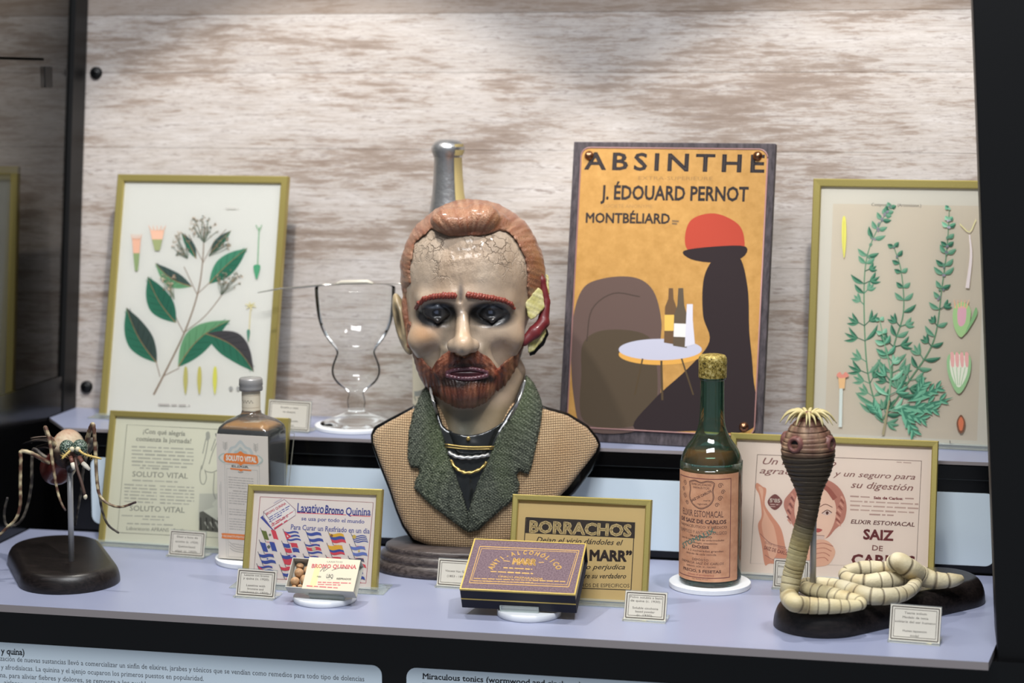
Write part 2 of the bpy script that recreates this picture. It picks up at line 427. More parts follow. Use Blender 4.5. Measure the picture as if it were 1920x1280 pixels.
# lower front: black fascia with two lit text panels
struct(MB().box(-.9, .62, 2.1905, 2.30, -.35, -.0095).build('wall_front', M['black']))
M['ink'] = mat('ink', (60,64,70), .7)
def text_panel(x0, x1, z0, z1, label, lines):
    t = thing('text_panel', label, 'panel', ((x0+x1)/2, 2.19, z0))
    panel('panel_face', x0-(x0+x1)/2, x1-(x0+x1)/2, 0, z1-z0, 0, .012, '', t)
    Mx = Matrix.Translation(((x0+x1)/2, 2.19-.0016, z0)); P = Print(lambda u, v, d: (u, -.0016-d, v), facing(Mx))
    for st, a, b, h, kw in lines:
        P.text(st, a, b, h, kw.pop('col', (96,100,106)), layer=1, **kw)
    P.build('lettering', M['print'], t); return t
text_panel(-.93, -.1155, -.30, -.0566, 'pale blue rounded text panel under the shelf at bottom left', [
    ('y quina)', (2,1225), (46,1228), 12, dict(serif=.05, bold=.02, col=(50,52,56))),
    ('ización de nuevas sustancias llevó a comercializar un sinfín de elixires, jarabes y tónicos que se vendían como remedios para todo tipo de dolencias', (-2,1238), (683,1277), 9.5, dict(serif=.035)),
    ('y afrodisíacas. La quinina y el ajenjo ocuparon los primeros puestos en popularidad.', (2,1254), (382,1276), 9.5, dict(serif=.035)),
    ('na, para aliviar fiebres y dolores, se remonta a los pueblos precolombinos. El uso', (0,1269), (400,1294), 9.5, dict(serif=.035)),
    (', aislaron su alcaloide principal, la quinina.', (2,1283), (200,1296), 9.5, dict(serif=.035))])
text_panel(-.0855, .55, -.30, -.0566, 'pale blue rounded text panel under the shelf at bottom right', [
    ('Miraculous tonics (wormwood and cinchona)', (792,1272), (1090,1289), 11, dict(serif=.05, bold=.02, col=(50,52,56))),
    ('The absinthe and cinchona bitters', (792,1288), (1090,1305), 9, dict(serif=.035))])
# left: dividing pane with a dark foot, post at the wall, and the next bay's picture beyond
M['side_glass'] = clear_mat('smoked_glass', (.50,.48,.44,1), .08, 1.3)
pane = MB().add([(PX,1.6,.199),(PX,2.712,.199),(PX,2.712+WT*.7,.86),(PX,1.6,.86)], [(0,1,2,3)]).build('window_1', M['side_glass']); struct(pane)
struct(MB().add([(PX-.004,1.6,-.02),(PX-.004,2.712,-.02),(PX-.004,2.722,.199),(PX-.004,1.6,.199),(PX+.004,1.6,-.02),(PX+.004,2.712,-.02),(PX+.004,2.722,.199),(PX+.004,1.6,.199)],
    [(0,1,2,3),(4,7,6,5),(0,4,5,1),(3,2,6,7),(0,3,7,4),(1,5,6,2)]).build('wall_left', M['black']))
def leaning_post(name, x0, x1, yb, dep, z0, z1, top_dx=0, lean=0):
    v = []
    for z in (z0, z1):
        dx = top_dx*(z-z0)/(z1-z0); dy = lean*(z-z0)
        v += [(x0+dx,yb-dep+dy,z),(x1+dx,yb-dep+dy,z),(x1+dx,yb+dy,z),(x0+dx,yb+dy,z)]
    return struct(MB().add(v, [(0,3,2,1),(4,5,6,7),(0,1,5,4),(1,2,6,5),(2,3,7,6),(3,0,4,7)]).build(name, M['black_matt'], None, .001, 1))
leaning_post('trim_3', PX-.004, PX+.006, WY-.001, .045, SH_Z, 1.0, 0, WT)
leaning_post('trim_4', .612, .87, 2.30, .10, -.4, .9, -.086*1.0, 0)
struct(MB().box(.68, .70, 2.30, 3.0, -.4, 1.2).build('wall_right', M['black_matt']))
struct(MB().box(-2, PX-.01, 2.55, 2.712, SH_Z-.02, SH_Z).build('trim_5', M['black_matt']))
struct(MB().box(-2.6, 1.8, 2.95, 3.0, -.6, 1.6).build('wall_rear', M['black_matt']))
t = thing('hinge_bracket', 'thin dark metal bracket high on the smoked side glass', 'bracket', (PX-.003, 2.60, .655))
MB().box(-.003, .003, -.10, .05, -.002, .002).build('arm', M['black_matt'], t, .0005, 1)
MB().box(-.004, .004, .05, .075, -.04, -.01).build('catch', M['black_matt'], t, .0008, 1)
t = thing('ceiling_spotlight', '', 'lamp'); bpy.data.objects.remove(t)
# ================================================================== PICTURE FRAMES
def mitred_frame(root, w, h, r, m, dep=.0098, name='frame_rail'):
    prof = [(0,dep),(0,.0012),(.0012,0),(r-.0012,.0003),(r,.0014),(r,.0055)]
    cor = [(0,0,1,1),(w,0,-1,1),(w,h,-1,-1),(0,h,1,-1)]
    for i in (1, 2, 3):                      # open at the foot: the sheet slides in from below
        n = len(prof); v = []; a, b = cor[i], cor[(i+1) % 4]
        if i == 1: a = (w,0,-1,0)
        if i == 3: b = (0,0,1,0)
        for c in (a, b): v += [(c[0]+c[2]*t, y, c[1]+c[3]*t) for t, y in prof]
        f = [(k, k+1, n+k+1, n+k) for k in range(n-1)]
        me = mesh_from(v, f); me.update()
        bm = bmesh.new(); bm.from_mesh(me)
        for fc in bm.faces:
            if fc.normal.dot(Vector((0,-1,0))) < -.5: fc.normal_flip()
        bm.to_mesh(me); bm.free()
        link(name, me, m, root)
def picture(name, label, q, rail, paper, z=0, stand=None, group=None):
    x, y, yaw, lean, w, h = q
    t = thing(name, label, 'picture', (x, y, z), (0,0,0), group)
    t.rotation_euler = (-lean, 0, yaw)
    mitred_frame(t, w, h, rail, M['brass'])
    MB().box(.001, w-.001, .0065, .0095, .001, h-.001).build('backing', M['black_matt'], t)
    MB().box(rail*.6, w-rail*.6, .0052, .0062, .0006, h-rail*.6).build('paper_sheet', mat('print_paper', paper, .8, 0, .2), t)
    MB().add([(rail,.0030,.0006),(w-rail,.0030,.0006),(w-rail,.0030,h-rail),(rail,.0030,h-rail)], [(0,1,2,3)]).build('glazing', M['glazing'], t)
    Mx = pose(x, y, z, yaw, lean) @ Matrix.Translation((0, .0052, 0))
    P = Print(lambda u, v, d: (u, .0052-d, v), facing(Mx)); P.clip = (rail, w-rail, rail, h-rail)
    return t, P
def stand(label, x, y, z, yaw, w, dep=.05, front=.012):
    """clear strip that carries a frame: foot plate, low lip and a sloping back"""
    t = thing('acrylic_stand', label, 'stand', (x, y, z), (0, 0, yaw), 'clear stands under the framed pictures')
    MB().box(-.012, w+.012, -front, dep-front, .0003, .0017).build('foot_plate', M['acrylic'], t, .0006, 1)
    MB().box(-.004, w+.004, -.0042, -.0022, .0018, .0072).build('lip', M['acrylic'], t, .0004, 1)
    return t
LEAF = (52,122,96)
def leaf(P, a, b, wd, c1, c2, vein=(176,140,100), bend=0.0, veins=0, two=True):
    """leaf from stalk end a to tip b, width wd; c1 one half, c2 the other"""
    a = np.array(a, float); b = np.array(b, float); d = b-a; L = np.linalg.norm(d); d /= L; n = np.array((-d[1], d[0]))
    def mid(t): return a+d*L*t+n*bend*L*math.sin(PI*t)
    prof = [(0,0),(.08,.30),(.22,.72),(.40,1),(.58,.93),(.75,.66),(.88,.33),(1,0)]
    up = [mid(t)+n*wd*w for t, w in prof]; dn = [mid(t)-n*wd*w for t, w in prof]; md = [mid(t) for t, w in prof]
    su = [tuple(p) for p in smooth_pts(up, 3)]; sd = [tuple(p) for p in smooth_pts(dn, 3)]; sm = [tuple(p) for p in smooth_pts(md, 3)]
    P.poly(su+sm[::-1][1:-1], c1); P.poly(sd+sm[::-1][1:-1], c2, layer=P.k)
    for k in range(veins):
        t = .15+.65*k/max(1, veins-1); i = min(range(len(prof)), key=lambda j: abs(prof[j][0]-t))
        for sg in (1, -1): 
            e = mid(min(1, t+.16))+n*sg*wd*prof[min(i+1, 7)][1]*.8
            P.line([tuple(mid(t)), tuple(e)], .8, tuple(int(x*.72) for x in (c1 if sg > 0 else c2)), layer=P.k+1)
    if veins: P.k += 1
    if vein: P.line(sm, (1.8, .7), vein)
def floret(P, x, y, s, rng, pal):
    P.k += 1; k = P.k
    for i in range(5):
        a = rng.uniform(0, 2*PI); r = s*rng.uniform(.6, 1)
        P.poly([(x, y), (x+r*math.cos(a-.25), y+r*math.sin(a-.25)), (x+1.15*r*math.cos(a), y+1.15*r*math.sin(a)), (x+r*math.cos(a+.25), y+r*math.sin(a+.25))], rng.choice(pal), layer=k)
# ---- large botanical print, left
t, P = picture('framed_print', 'tall brass-framed print of a shrub with broad green leaves, on the upper shelf at left',
               (-.6583,2.6343,-.0426,.2360,.2627,.3506), .0105, (238,234,226), SH_Z+.0038)
stem = (150,125,105)
P.line([(288,740),(306,705),(345,625),(370,553),(380,490),(383,420)], (3.6,1.8), stem, curve=4)
P.line([(300,706),(292,675)], 1.6, stem); P.line([(306,705),(336,690)], 1.6, stem)
P.line([(345,625),(328,590),(318,540)], 1.6, stem, curve=3); P.line([(347,622),(385,592),(418,550),(430,530)], 1.6, stem, curve=3)
P.line([(370,553),(345,500)], 1.4, stem, curve=0); P.line([(371,550),(395,528)], 1.4, stem)
P.line([(381,492),(354,440)], 1.3, stem); P.line([(381,492),(400,455),(424,430)], 1.3, stem)
G1, G2, G3, GD = (62,128,102), (86,156,124), (122,174,130), (78,98,92)
leaf(P, (294,680), (237,576), 24, (72,88,82), G1, bend=-.06, veins=6)
leaf(P, (330,605), (277,518), 23, (56,118,96), G1, bend=-.06, veins=6)
leaf(P, (360,537), (291,493), 15, GD, G3, bend=-.10, veins=5)
leaf(P, (334,688), (432,600), 24, G1, G3, bend=-.10, veins=6)
leaf(P, (385,625), (476,697), 25, G1, (84,80,82), bend=-.12, veins=6)
leaf(P, (392,532), (464,465), 18, G1, G2, bend=-.03, veins=5)
leaf(P, (368,485), (340,436), 8, GD, G1, bend=.04)
leaf(P, (394,476), (434,432), 8, G1, GD, bend=-.04)
rng = random.Random(5)
pal = [(214,186,160),(228,206,182),(196,160,132),(150,140,110),(96,118,104),(70,96,92)]
for (cx, cy, rx, ry, n, sx, sy) in ((382,424,30,22,46,383,455),(340,458,17,22,30,352,485),(418,455,20,12,22,392,480),(432,523,24,18,34,415,552),(316,528,16,16,22,328,560)):
    for i in range(n):
        a = rng.uniform(0, 2*PI); r = math.sqrt(rng.random()); x = cx+rx*r*math.cos(a); y = cy+ry*r*math.sin(a)
        if i % 3 == 0: P.line([(sx, sy), ((sx+x)/2+rng.uniform(-3,3), (sy+y)/2), (x, y)], .8, (112,122,104), curve=2)
        floret(P, x, y, rng.uniform(2.4, 4.2), rng, pal)
def bell(P, x, y, w, h, c1, c2):
    P.poly([(x-w,y),(x+w,y),(x+w*.75,y+h*.45),(x-w*.75,y+h*.45)], c1); P.poly([(x-w*.75,y+h*.45),(x+w*.75,y+h*.45),(x+w*.35,y+h),(x-w*.35,y+h)], c2, layer=P.k)
    for i in range(-2, 3): P.line([(x+i*w*.4, y+2), (x+i*w*.62, y-9)], (2.2,.8), c1, layer=P.k)
bell(P, 257, 448, 8, 60, (218,168,142), (132,150,104)); bell(P, 296, 432, 13, 38, (226,178,152), (150,158,112))
P.line([(487,426),(484,500)], 1.8, (110,160,120)); P.line([(481,422),(487,434),(492,422)], 1.6, (120,165,125)); P.blob([(477,498),(489,498),(486,514),(482,524),(478,512)], (74,146,108))
P.line([(471,575),(467,640)], 2.2, (200,190,150)); P.blob([(464,620),(470,620),(468,636),(466,641)], (82,130,110))
for a in range(6): P.line([(471,573),(471+11*math.cos(a*1.05+.3), 573+8*math.sin(a*1.05+.3))], (3,1), (206,196,140), layer=P.k)
for x, c in ((349,(170,164,96)),(375,(178,170,92)),(404,(196,194,84))): P.blob([(x-2,690),(x+3,690),(x+4,715),(x,740),(x-4,715)], c)
for x in (434, 448): P.blob([(x-4,728),(x,724),(x+4,728),(x,733)], (150,150,146))
P.greek((298,758), (390,761), 4, 1, 5, (176,170,164), 1); P.greek((424,391), (450,391), 3.5, 1, 5, (186,182,176), 2)
P.build('plant_drawing', M['print'], t)
stand('clear stand carrying the print of the broad-leaved shrub', -.6583, 2.6343, SH_Z, -.0426, .2627, .06)
# ---- large botanical print, right
t, P = picture('framed_print', 'tall brass-framed print of a feathery herb on cream paper, on the upper shelf at right',
               (.3435,2.652,-.075,.115,.262,.3475), .0105, (236,228,214), SH_Z+.0038)
P.poly([(1562,382),(1848,386),(1832,826),(1546,812)], (232,218,198))
P.text('Compositae.    (Artemisieae.)', (1634,386), (1727,388), 6, (90,80,76), serif=.04)
rng = random.Random(11)
H1, H2, H3 = (112,172,140), (66,122,98), (150,196,166)
def sprig(pts, n, leafl, top=.25, side=1, dark=.5, wd=4.2):
    S = [np.array(p) for p in smooth_pts(pts, 10)]; m = len(S)
    P.line([tuple(p) for p in S], (3, 1.4), (120,168,132))
    for i in range(n):
        t = i/(n-1); k = int(t*(m-1)); p = S[k]; d = S[min(k+1, m-1)]-S[max(k-1, 0)]; d /= np.linalg.norm(d)+1e-9
        sz = leafl*(1-.72*t)*rng.uniform(.75, 1.15)
        for sg in (1, -1):
            if rng.random() < .12: continue
            a = rng.uniform(.7, 1.15)*sg; dd = np.array((d[0]*math.cos(a)-d[1]*math.sin(a), d[0]*math.sin(a)+d[1]*math.cos(a)))
            c = H2 if rng.random() < dark else H1
            if t < .55 and rng.random() < .6:      # cut leaf of several lobes
                for q in (-.55, 0, .5):
                    a2 = a+q; d2 = np.array((d[0]*math.cos(a2)-d[1]*math.sin(a2), d[0]*math.sin(a2)+d[1]*math.cos(a2)))
                    o = p+dd*sz*.35; leaf(P, tuple(o), tuple(o+d2*sz*.7), wd*.75, c, H3 if c == H1 else H1, None, .08*sg)
                P.line([tuple(p), tuple(p+dd*sz*.45)], 1.6, c, layer=P.k)
            else: leaf(P, tuple(p), tuple(p+dd*sz), wd, c, H3 if c == H1 else H1, None, .10*sg)
        if t > 1-top:
            for _ in range(3):
                q = p+np.array((rng.uniform(-7,7), rng.uniform(-6,6)))*(1.25-t); P.blob([(q[0]-2.4,q[1]),(q[0],q[1]-2.6),(q[0]+2.4,q[1]),(q[0],q[1]+2.6)], rng.choice([(176,164,178),(150,150,158),(132,172,146)]), per=2)
sprig([(1646,775),(1626,690),(1620,560),(1626,480),(1650,420),(1670,388)], 22, 44, .42)
sprig([(1672,720),(1676,650),(1694,585),(1690,510),(1676,462)], 13, 40, .12)
sprig([(1652,790),(1700,720),(1750,640),(1766,540),(1776,460),(1780,392)], 22, 40, .46)
sprig([(1664,770),(1670,700),(1660,650),(1650,600)], 8, 40, .0)
for (a, b) in (((1668,770),(1788,744)),((1680,768),(1740,788)),((1690,760),(1764,768)),((1700,752),(1770,722)),((1690,762),(1718,818)),((1712,748),(1735,715)),((1654,785),(1636,758))):
    a = np.array(a, float); b = np.array(b, float)
    leaf(P, tuple(a), tuple(b), 6, H1, H2, None, .05)
    for tt in (.4, .6, .78):
        c = a+(b-a)*tt; d = (b-a)/np.linalg.norm(b-a); n = np.array((-d[1], d[0]))
        for sg in (1,-1): leaf(P, tuple(c), tuple(c+d*16+n*sg*11), 3.4, H1, H2, None)
P.line([(1656,815),(1662,780),(1668,750)], (5,3), (150,140,110))
P.blob([(1580,410),(1586,410),(1587,450),(1583,484),(1579,450)], (222,216,104)); P.line([(1583,414),(1582,480)], .9, (186,180,90))
P.line([(1578,712),(1576,800)], 6, (206,214,204)); P.poly([(1572,704),(1586,704),(1584,728),(1574,728)], (226,182,130)); P.blob([(1569,703),(1575,697),(1580,702),(1586,697),(1592,704),(1584,708),(1574,708)], (220,142,124))
P.line([(1818,440),(1821,480),(1814,540)], (2.4,7), (218,206,204), curve=4); P.line([(1800,420),(1818,435),(1830,412)], 1.8, (214,206,150), curve=3)
P.blob([(1788,580),(1804,566),(1820,580),(1816,612),(1802,632),(1789,612)], (160,196,136)); P.blob([(1796,580),(1804,574),(1812,580),(1810,604),(1802,612),(1796,604)], (214,164,176)); P.blob([(1830,576),(1832,590),(1816,618),(1810,624),(1822,596)], (128,172,120))
for i in range(5): P.line([(1792+i*5,578),(1789+i*7,562)], (2.6,1), (226,176,140), layer=P.k)
P.blob([(1777,668),(1797,660),(1819,668),(1818,705),(1798,738),(1779,705)], (150,190,140)); P.blob([(1782,672),(1797,664),(1814,672),(1813,702),(1798,726),(1784,702)], (224,226,206))
for i in range(4): P.blob([(1782+i*9,662),(1789+i*9,662),(1789+i*9,686),(1784+i*9,686)], (226,170,164), per=2); P.line([(1786+i*8,688),(1793+i*3,722)], 1.1, (150,186,140), layer=P.k)
P.blob([(1794,790),(1802,777),(1810,790),(1808,806),(1802,812),(1796,806)], (120,82,62)); P.blob([(1797,790),(1802,781),(1807,790),(1805,804),(1802,807),(1799,804)], (204,116,82))
P.text('L.', (1781,832), (1789,832), 7, (80,74,70), serif=.05)
P.build('plant_drawing', M['print'], t)
stand('clear stand carrying the print of the feathery herb', .3435, 2.652, SH_Z, -.075, .262, .045)
# ---- 'soluto vital' advertisement
t, P = picture('framed_advertisement', 'brass-framed cream advertisement headed Con que alegria, behind the square bottle at left',
               (-.5954,2.4770,-.0467,.2668,.261,.1797), .0082, (232,228,208), .0038)
INK = (128,126,116)
P.frame([(238,796),(552,812),(530,1014),(220,998)], 1.1, INK); P.k += 1
P.text('¡Con qué alegría', (268,812), (347,817), 9, INK, serif=.05, bold=.01); P.text('comienza la jornada!', (255,826), (358,831), 9, INK, serif=.05, bold=.01)
INK2 = (186,183,170); P.greek((247,837), (363,842), 4, 6, 6.9, INK2, 3); P.greek((262,877), (342,880), 4, 1, 6, INK2, 4)
P.text('SOLUTO VITAL', (248,893), (352,897), 10.5, INK, serif=.05)
P.greek((248,900), (352,904), 3.4, 1, 6, INK2, 5); P.greek((233,908), (294,911), 3.6, 6, 6.3, INK2, 6); P.greek((300,911), (364,914), 3.6, 6, 6.3, INK2, 7)
P.text('SOLUTO VITAL', (243,957), (346,961), 10.5, INK, serif=.05)
P.greek((228,966), (360,971), 3.6, 1, 6, INK2, 8); P.greek((267,973), (320,975), 3.6, 1, 6, INK2, 9); P.greek((238,981), (346,985), 3.4, 1, 6, INK2, 10)
P.text('Laboratorio AFRANS - Sevilla', (237,993), (347,998), 7, INK, serif=.05)
# drawn figure with raised arms over an open chest
SK = (150,148,138)
P.poly([(374,925),(432,925),(430,980),(372,975)], (206,204,190))
for pts in ([(392,815),(386,850),(378,880)], [(388,815),(380,850)], [(412,816),(398,850),(392,870)], [(404,822),(396,845)], [(418,833),(414,850),(420,870),(412,890)],
            [(378,872),(375,890),(377,905),(383,907),(387,895),(384,880)], [(384,883),(400,885),(420,872),(430,868)], [(402,886),(400,920),(404,935)], [(424,880),(424,925)], [(420,832),(430,830)], [(430,836),(424,840),(427,850),(422,856)]):
    P.line(pts, 1.4, SK, layer=P.k+1, curve=4)
P.k += 1
P.blob([(386,812),(392,809),(394,820),(388,826)], (176,174,164)); P.blob([(404,812),(412,816),(416,826),(406,820)], (120,118,110))
P.poly([(374,960),(384,957),(432,965),(432,1000),(373,994)], (110,108,100)); P.poly([(381,958),(404,949),(426,962),(408,976)], (226,224,208)); P.blob([(398,946),(412,934),(430,940),(434,962),(420,958)], (222,220,204))
for i in range(5): P.line([(376+i*11,970),(377+i*11,994)], 2.2, (66,64,60), layer=P.k+1); P.line([(384+i*10,978),(390+i*10,990)], 3, (196,194,180), layer=P.k+1)
P.k += 1
P.build('lettering', M['print'], t)
stand('clear stand carrying the cream advertisement behind the mosquito', -.5954, 2.4770, 0, -.0467, .261, .06)
# ---- flags advertisement
t, P = picture('framed_advertisement', 'small brass-framed advertisement with rows of little flags, in front of the square bottle',
               (-.3271,2.2990,.0303,.2822,.1733,.1237), .0075, (232,220,212), .0038)
BL, RD = (74,82,156), (206,84,98)
P.frame([(488,931),(700,942),(686,1093),(475,1083)], 1.2, (206,120,130)); P.k += 1
P.text('Laxativo', (557,960), (607,962), 18, BL, bold=.02, serif=.03); P.text('Bromo', (609,962), (644,965), 16, BL, bold=.03, serif=.03); P.text('Quinina', (648,965), (695,966), 15, BL, bold=.02, serif=.03)
P.line([(557,961),(649,965)], 1.3, (220,70,84)); P.line([(656,966),(695,968)], 1.3, (220,70,84), layer=P.k)
P.text('se usa por todo el mundo', (565,975), (683,981), 7.5, BL, bold=.012, serif=.03)
P.text('Para Curar un Resfriado en un dia', (545,992), (693,1000), 10, BL, bold=.012, serif=.02)
# drawn box
P.poly([(488,970),(494,965),(516,990),(512,995)], (76,84,156)); P.poly([(492,960),(533,936),(554,956),(554,965),(513,993),(494,970)], (236,228,222))
for c4 in ([(494,959),(533,936),(554,955),(514,984)],): P.frame(c4, 1, (140,96,120))
for l in ([(494,959),(495,970),(513,994),(514,984)], [(513,994),(554,966),(554,956)]): P.line(l, 1, (140,96,120), layer=P.k)
P.text('BROMO QUININA', (500,966), (537,945), 5, RD, bold=.03); P.text('LAXATIVO', (514,944), (529,936), 2.4, BL)
P.greek((505,970), (543,948), 2.2, 3, 4.2, BL, 12); P.greek((509,983), (549,959), 2.6, 2, 3.5, RD, 13)
P.greek((514,991), (553,966), 4, 1, 4, RD, 14)
def flag(x, y, w, h, bands, emblem=None, tri=None, quarters=None, sl=(.10, .10)):
    """small waving flag, pole at left; bands from top: (share, colour) ; None = paper"""
    pole = (x-2, y-3); dx = w*.20
    def pt(a, b):
        wave = math.sin(a*2*PI)*h*.09
        return (x+a*w+b*dx, y+b*h+wave+a*h*.12)
    P.line([(x-2,y-4),(x+dx+3,y+h*1.35)], 1.0, (90,84,100)); P.k += 1; k = P.k
    N = 8
    if bands[0] == 'V':
        s = 0
        for sh, c in bands[1:]:
            if c: P.poly([pt(s+sh*i/4, 0) for i in range(5)]+[pt(s+sh*i/4, 1) for i in range(4,-1,-1)], c, layer=k)
            s += sh
    elif quarters:
        for (a, b, c) in ((0,0,quarters[0]),(.54,0,quarters[1]),(0,.54,quarters[1]),(.54,.54,quarters[0])):
            P.poly([pt(a+.46*i/3, b) for i in range(4)]+[pt(a+.46*i/3, b+.46) for i in range(3,-1,-1)], c, layer=k)
    else:
        s = 0
        for sh, c in bands:
            if c: P.poly([pt(i/N, s) for i in range(N+1)]+[pt(i/N, s+sh) for i in range(N,-1,-1)], c, layer=k)
            s += sh
    if tri: P.poly([pt(0,0), pt(.42,.5), pt(0,1)], tri); P.blob([pt(.10,.5),pt(.16,.38),pt(.22,.5),pt(.16,.62)], (240,225,220), per=2)
    if emblem:
        c = pt(emblem[0], emblem[1]); r = emblem[3]; P.blob([(c[0]-r,c[1]),(c[0],c[1]-r),(c[0]+r,c[1]),(c[0],c[1]+r)], emblem[2], per=3)
    P.line([(x+w*.35, y+h*1.28+1), (x+w*.92, y+h*1.34+1)], 1.6, (216,130,136)); 
B2 = (72,88,160); R2 = (214,78,92); YL = (226,178,66)
gx = lambda c, r: 490+c*42.3-r*2.2
gy = lambda c, r: 993+c*2.0+r*22.3
cells = {(0,0): dict(bands=['V',(.34,(110,120,66)),(.32,None),(.34,R2)], emblem=(.5,.5,(130,140,120),2.6)),
 (1,0): dict(bands=[(.2,B2),(.2,None),(.2,B2),(.2,None),(.2,B2)], tri=R2), (2,0): dict(bands=[(.33,B2),(.34,None),(.33,B2)]),
 (3,0): dict(bands=[(.34,YL),(.33,B2),(.33,R2)], emblem=(.14,.2,(140,96,60),3)), (4,0): dict(bands=[(.1,None),(.1,B2),(.1,None),(.1,B2),(.1,None),(.1,B2),(.1,None),(.12,B2)], emblem=(.15,.2,(206,176,90),4)),
 (0,1): dict(bands=['V',(.36,B2),(.28,None),(.36,B2)], emblem=(.5,.5,(110,112,100),3.4)), (1,1): dict(bands=[(1,None)], quarters=(B2,R2)),
 (2,1): dict(bands=[(.18,B2),(.14,None),(.34,R2),(.14,None),(.2,B2)], emblem=(.5,.5,(200,196,170),4)), (3,1): dict(bands=[(.48,YL),(.26,B2),(.26,R2)]),
 (4,1): dict(bands=[(.33,(110,126,190)),(.34,None),(.33,(110,126,190))], emblem=(.5,.5,(214,190,110),2)),
 (0,2): dict(bands=[(.33,B2),(.34,None),(.33,B2)], emblem=(.5,.5,(110,126,190),1.6)), (1,2): dict(bands=[(.4,B2),(.6,R2)], emblem=(.7,.1,(190,190,220),3)),
 (2,2): dict(bands=[(.34,B2),(.3,None),(.36,R2)]), (3,2): dict(bands=[(.34,R2),(.3,None),(.36,B2)]), (4,2): dict(bands=[(.34,(90,90,110)),(.3,None),(.36,R2)]),
 (0,3): dict(bands=[(.2,B2),(.2,None),(.2,B2),(.2,None),(.2,B2)], tri=R2), (1,3): dict(bands=[(.33,R2),(.34,None),(.33,B2)]), (2,3): dict(bands=[(.33,B2),(.34,None),(.33,R2)]),
 (3,3): dict(bands=[(.5,R2),(.5,None)]), (4,3): dict(bands=[(.33,B2),(.34,None),(.33,B2)])}
for (c, r), kw in cells.items(): flag(gx(c, r), gy(c, r), 27, 17, **kw)
P.build('lettering', M['print'], t)
stand('clear stand carrying the advertisement with little flags', -.3271, 2.2990, 0, .0303, .1733, .05)
# ---- 'borrachos' advertisement
t, P = picture('framed_advertisement', 'small brass-framed ochre advertisement headed BORRACHOS, behind the purple box',
               (.0096,2.3050,.005,.2945,.1715,.1247), .0075, (208,180,126), .0038)
DK = (58,50,46)
P.poly([(987,969),(1191,979),(1190,1009),(985,999)], DK); P.text('BORRACHOS', (992,997), (1184,1005), 22, (214,188,136), bold=.045)
P.frame([(986,970),(1190,980),(1183,1106),(978,1098)], 1.6, DK); P.k += 1
P.text('Dejan el vicio dándoles el', (1005,1016), (1168,1022), 10.5, DK, shear=.35, bold=.012)
P.text('el anti-alcohólico', (990,1050), (1098,1051), 9, DK, shear=.35); P.text('MARR”', (1105,1050), (1185,1052), 20, (72,60,56), bold=.05)
P.text('Es incoloro y no perjudica', (1000,1066), (1172,1067), 9.5, DK, shear=.35, bold=.012); P.text('pida siempre el nombre su verdadero', (990,1083), (1174,1084), 9.5, DK, shear=.35, bold=.012)
P.text('DE VENTA EN LOS CENTROS DE ESPECIFICOS', (984,1099), (1180,1101), 7, DK)
P.build('lettering', M['print'], t)
stand('clear stand carrying the ochre advertisement', .0096, 2.3050, 0, .005, .1715, .05)
# ---- 'saiz de carlos' advertisement
t, P = picture('framed_advertisement', 'wide brass-framed pinkish advertisement with a drinking woman, behind the banded worm',
               (.2560,2.4760,-.028,.2700,.2613,.1795), .0082, (230,212,198), .0038)
SP, SP2, FL, FL2 = (140,98,92), (164,118,106), (222,176,150), (206,146,120)
P.frame([(1420,852),(1728,864),(1718,1062),(1407,1056)], 1.1, (120,90,86)); P.k += 1
P.text('Un momento', (1430,870), (1568,874), 13, SP, shear=.35, bold=.008); P.text('agradable', (1424,887), (1530,892), 12, SP, shear=.35, bold=.008)
P.text('y un seguro para', (1562,892), (1716,899), 11, SP, shear=.35, bold=.008); P.text('su digestión', (1595,914), (1712,920), 13, SP, shear=.35, bold=.008)
P.greek((1681,866), (1716,868), 3.5, 1, 6, (190,164,152), 30)
P.greek((1594,930), (1634,932), 3.6, 1, 6, (176,146,136), 20); P.text('Saiz de Carlos:', (1638,935), (1693,937), 5, (140,62,66), bold=.04, serif=.04); P.greek((1697,934), (1722,935), 3.6, 1, 6, (176,146,136), 21)
P.greek((1594,939), (1722,945), 4, 3, 8, (188,160,148), 22); P.greek((1630,964), (1680,966), 3.6, 1, 6, (176,146,136), 23)
P.text('ELIXIR ESTOMACAL', (1595,981), (1715,987), 8, (108,66,62), shear=.2, bold=.02)
P.text('SAIZ', (1618,1010), (1675,1013), 19, (130,66,66), bold=.04); P.text('DE', (1635,1031), (1655,1033), 10, (130,80,76), bold=.015); P.text('CARLOS', (1596,1058), (1716,1062), 20, (130,66,66), bold=.04)
# bottle drawn at left
P.blob([(1419,905),(1430,912),(1437,918),(1434,945),(1447,966),(1464,990),(1472,1022),(1476,1056),(1444,1056),(1434,1058),(1428,1020),(1421,985),(1428,966),(1424,930),(1417,915)], FL2)
P.blob([(1422,912),(1431,918),(1430,945),(1440,968),(1452,990),(1458,1030),(1446,1050),(1436,1020),(1428,985),(1432,962),(1427,930)], FL)
P.line([(1425,1000),(1445,1018),(1474,1026)], 1, SP, curve=4); P.line([(1434,1040),(1452,1050),(1476,1052)], 1, SP, curve=4, layer=P.k)
P.text('ELIXIR ESTOMACAL', (1434,1018), (1478,1034), 4.5, SP); P.text('SAIZ DE CARLOS', (1432,1029), (1480,1042), 7, (130,80,76), bold=.02)
P.blob([(1453,926),(1467,941),(1453,956),(1439,941)], (122,76,72), per=6); P.text('5’85', (1443,941), (1463,942), 7, (230,212,198), bold=.04); P.greek((1444,945), (1462,946), 2, 2, 4, (210,180,168), 24)
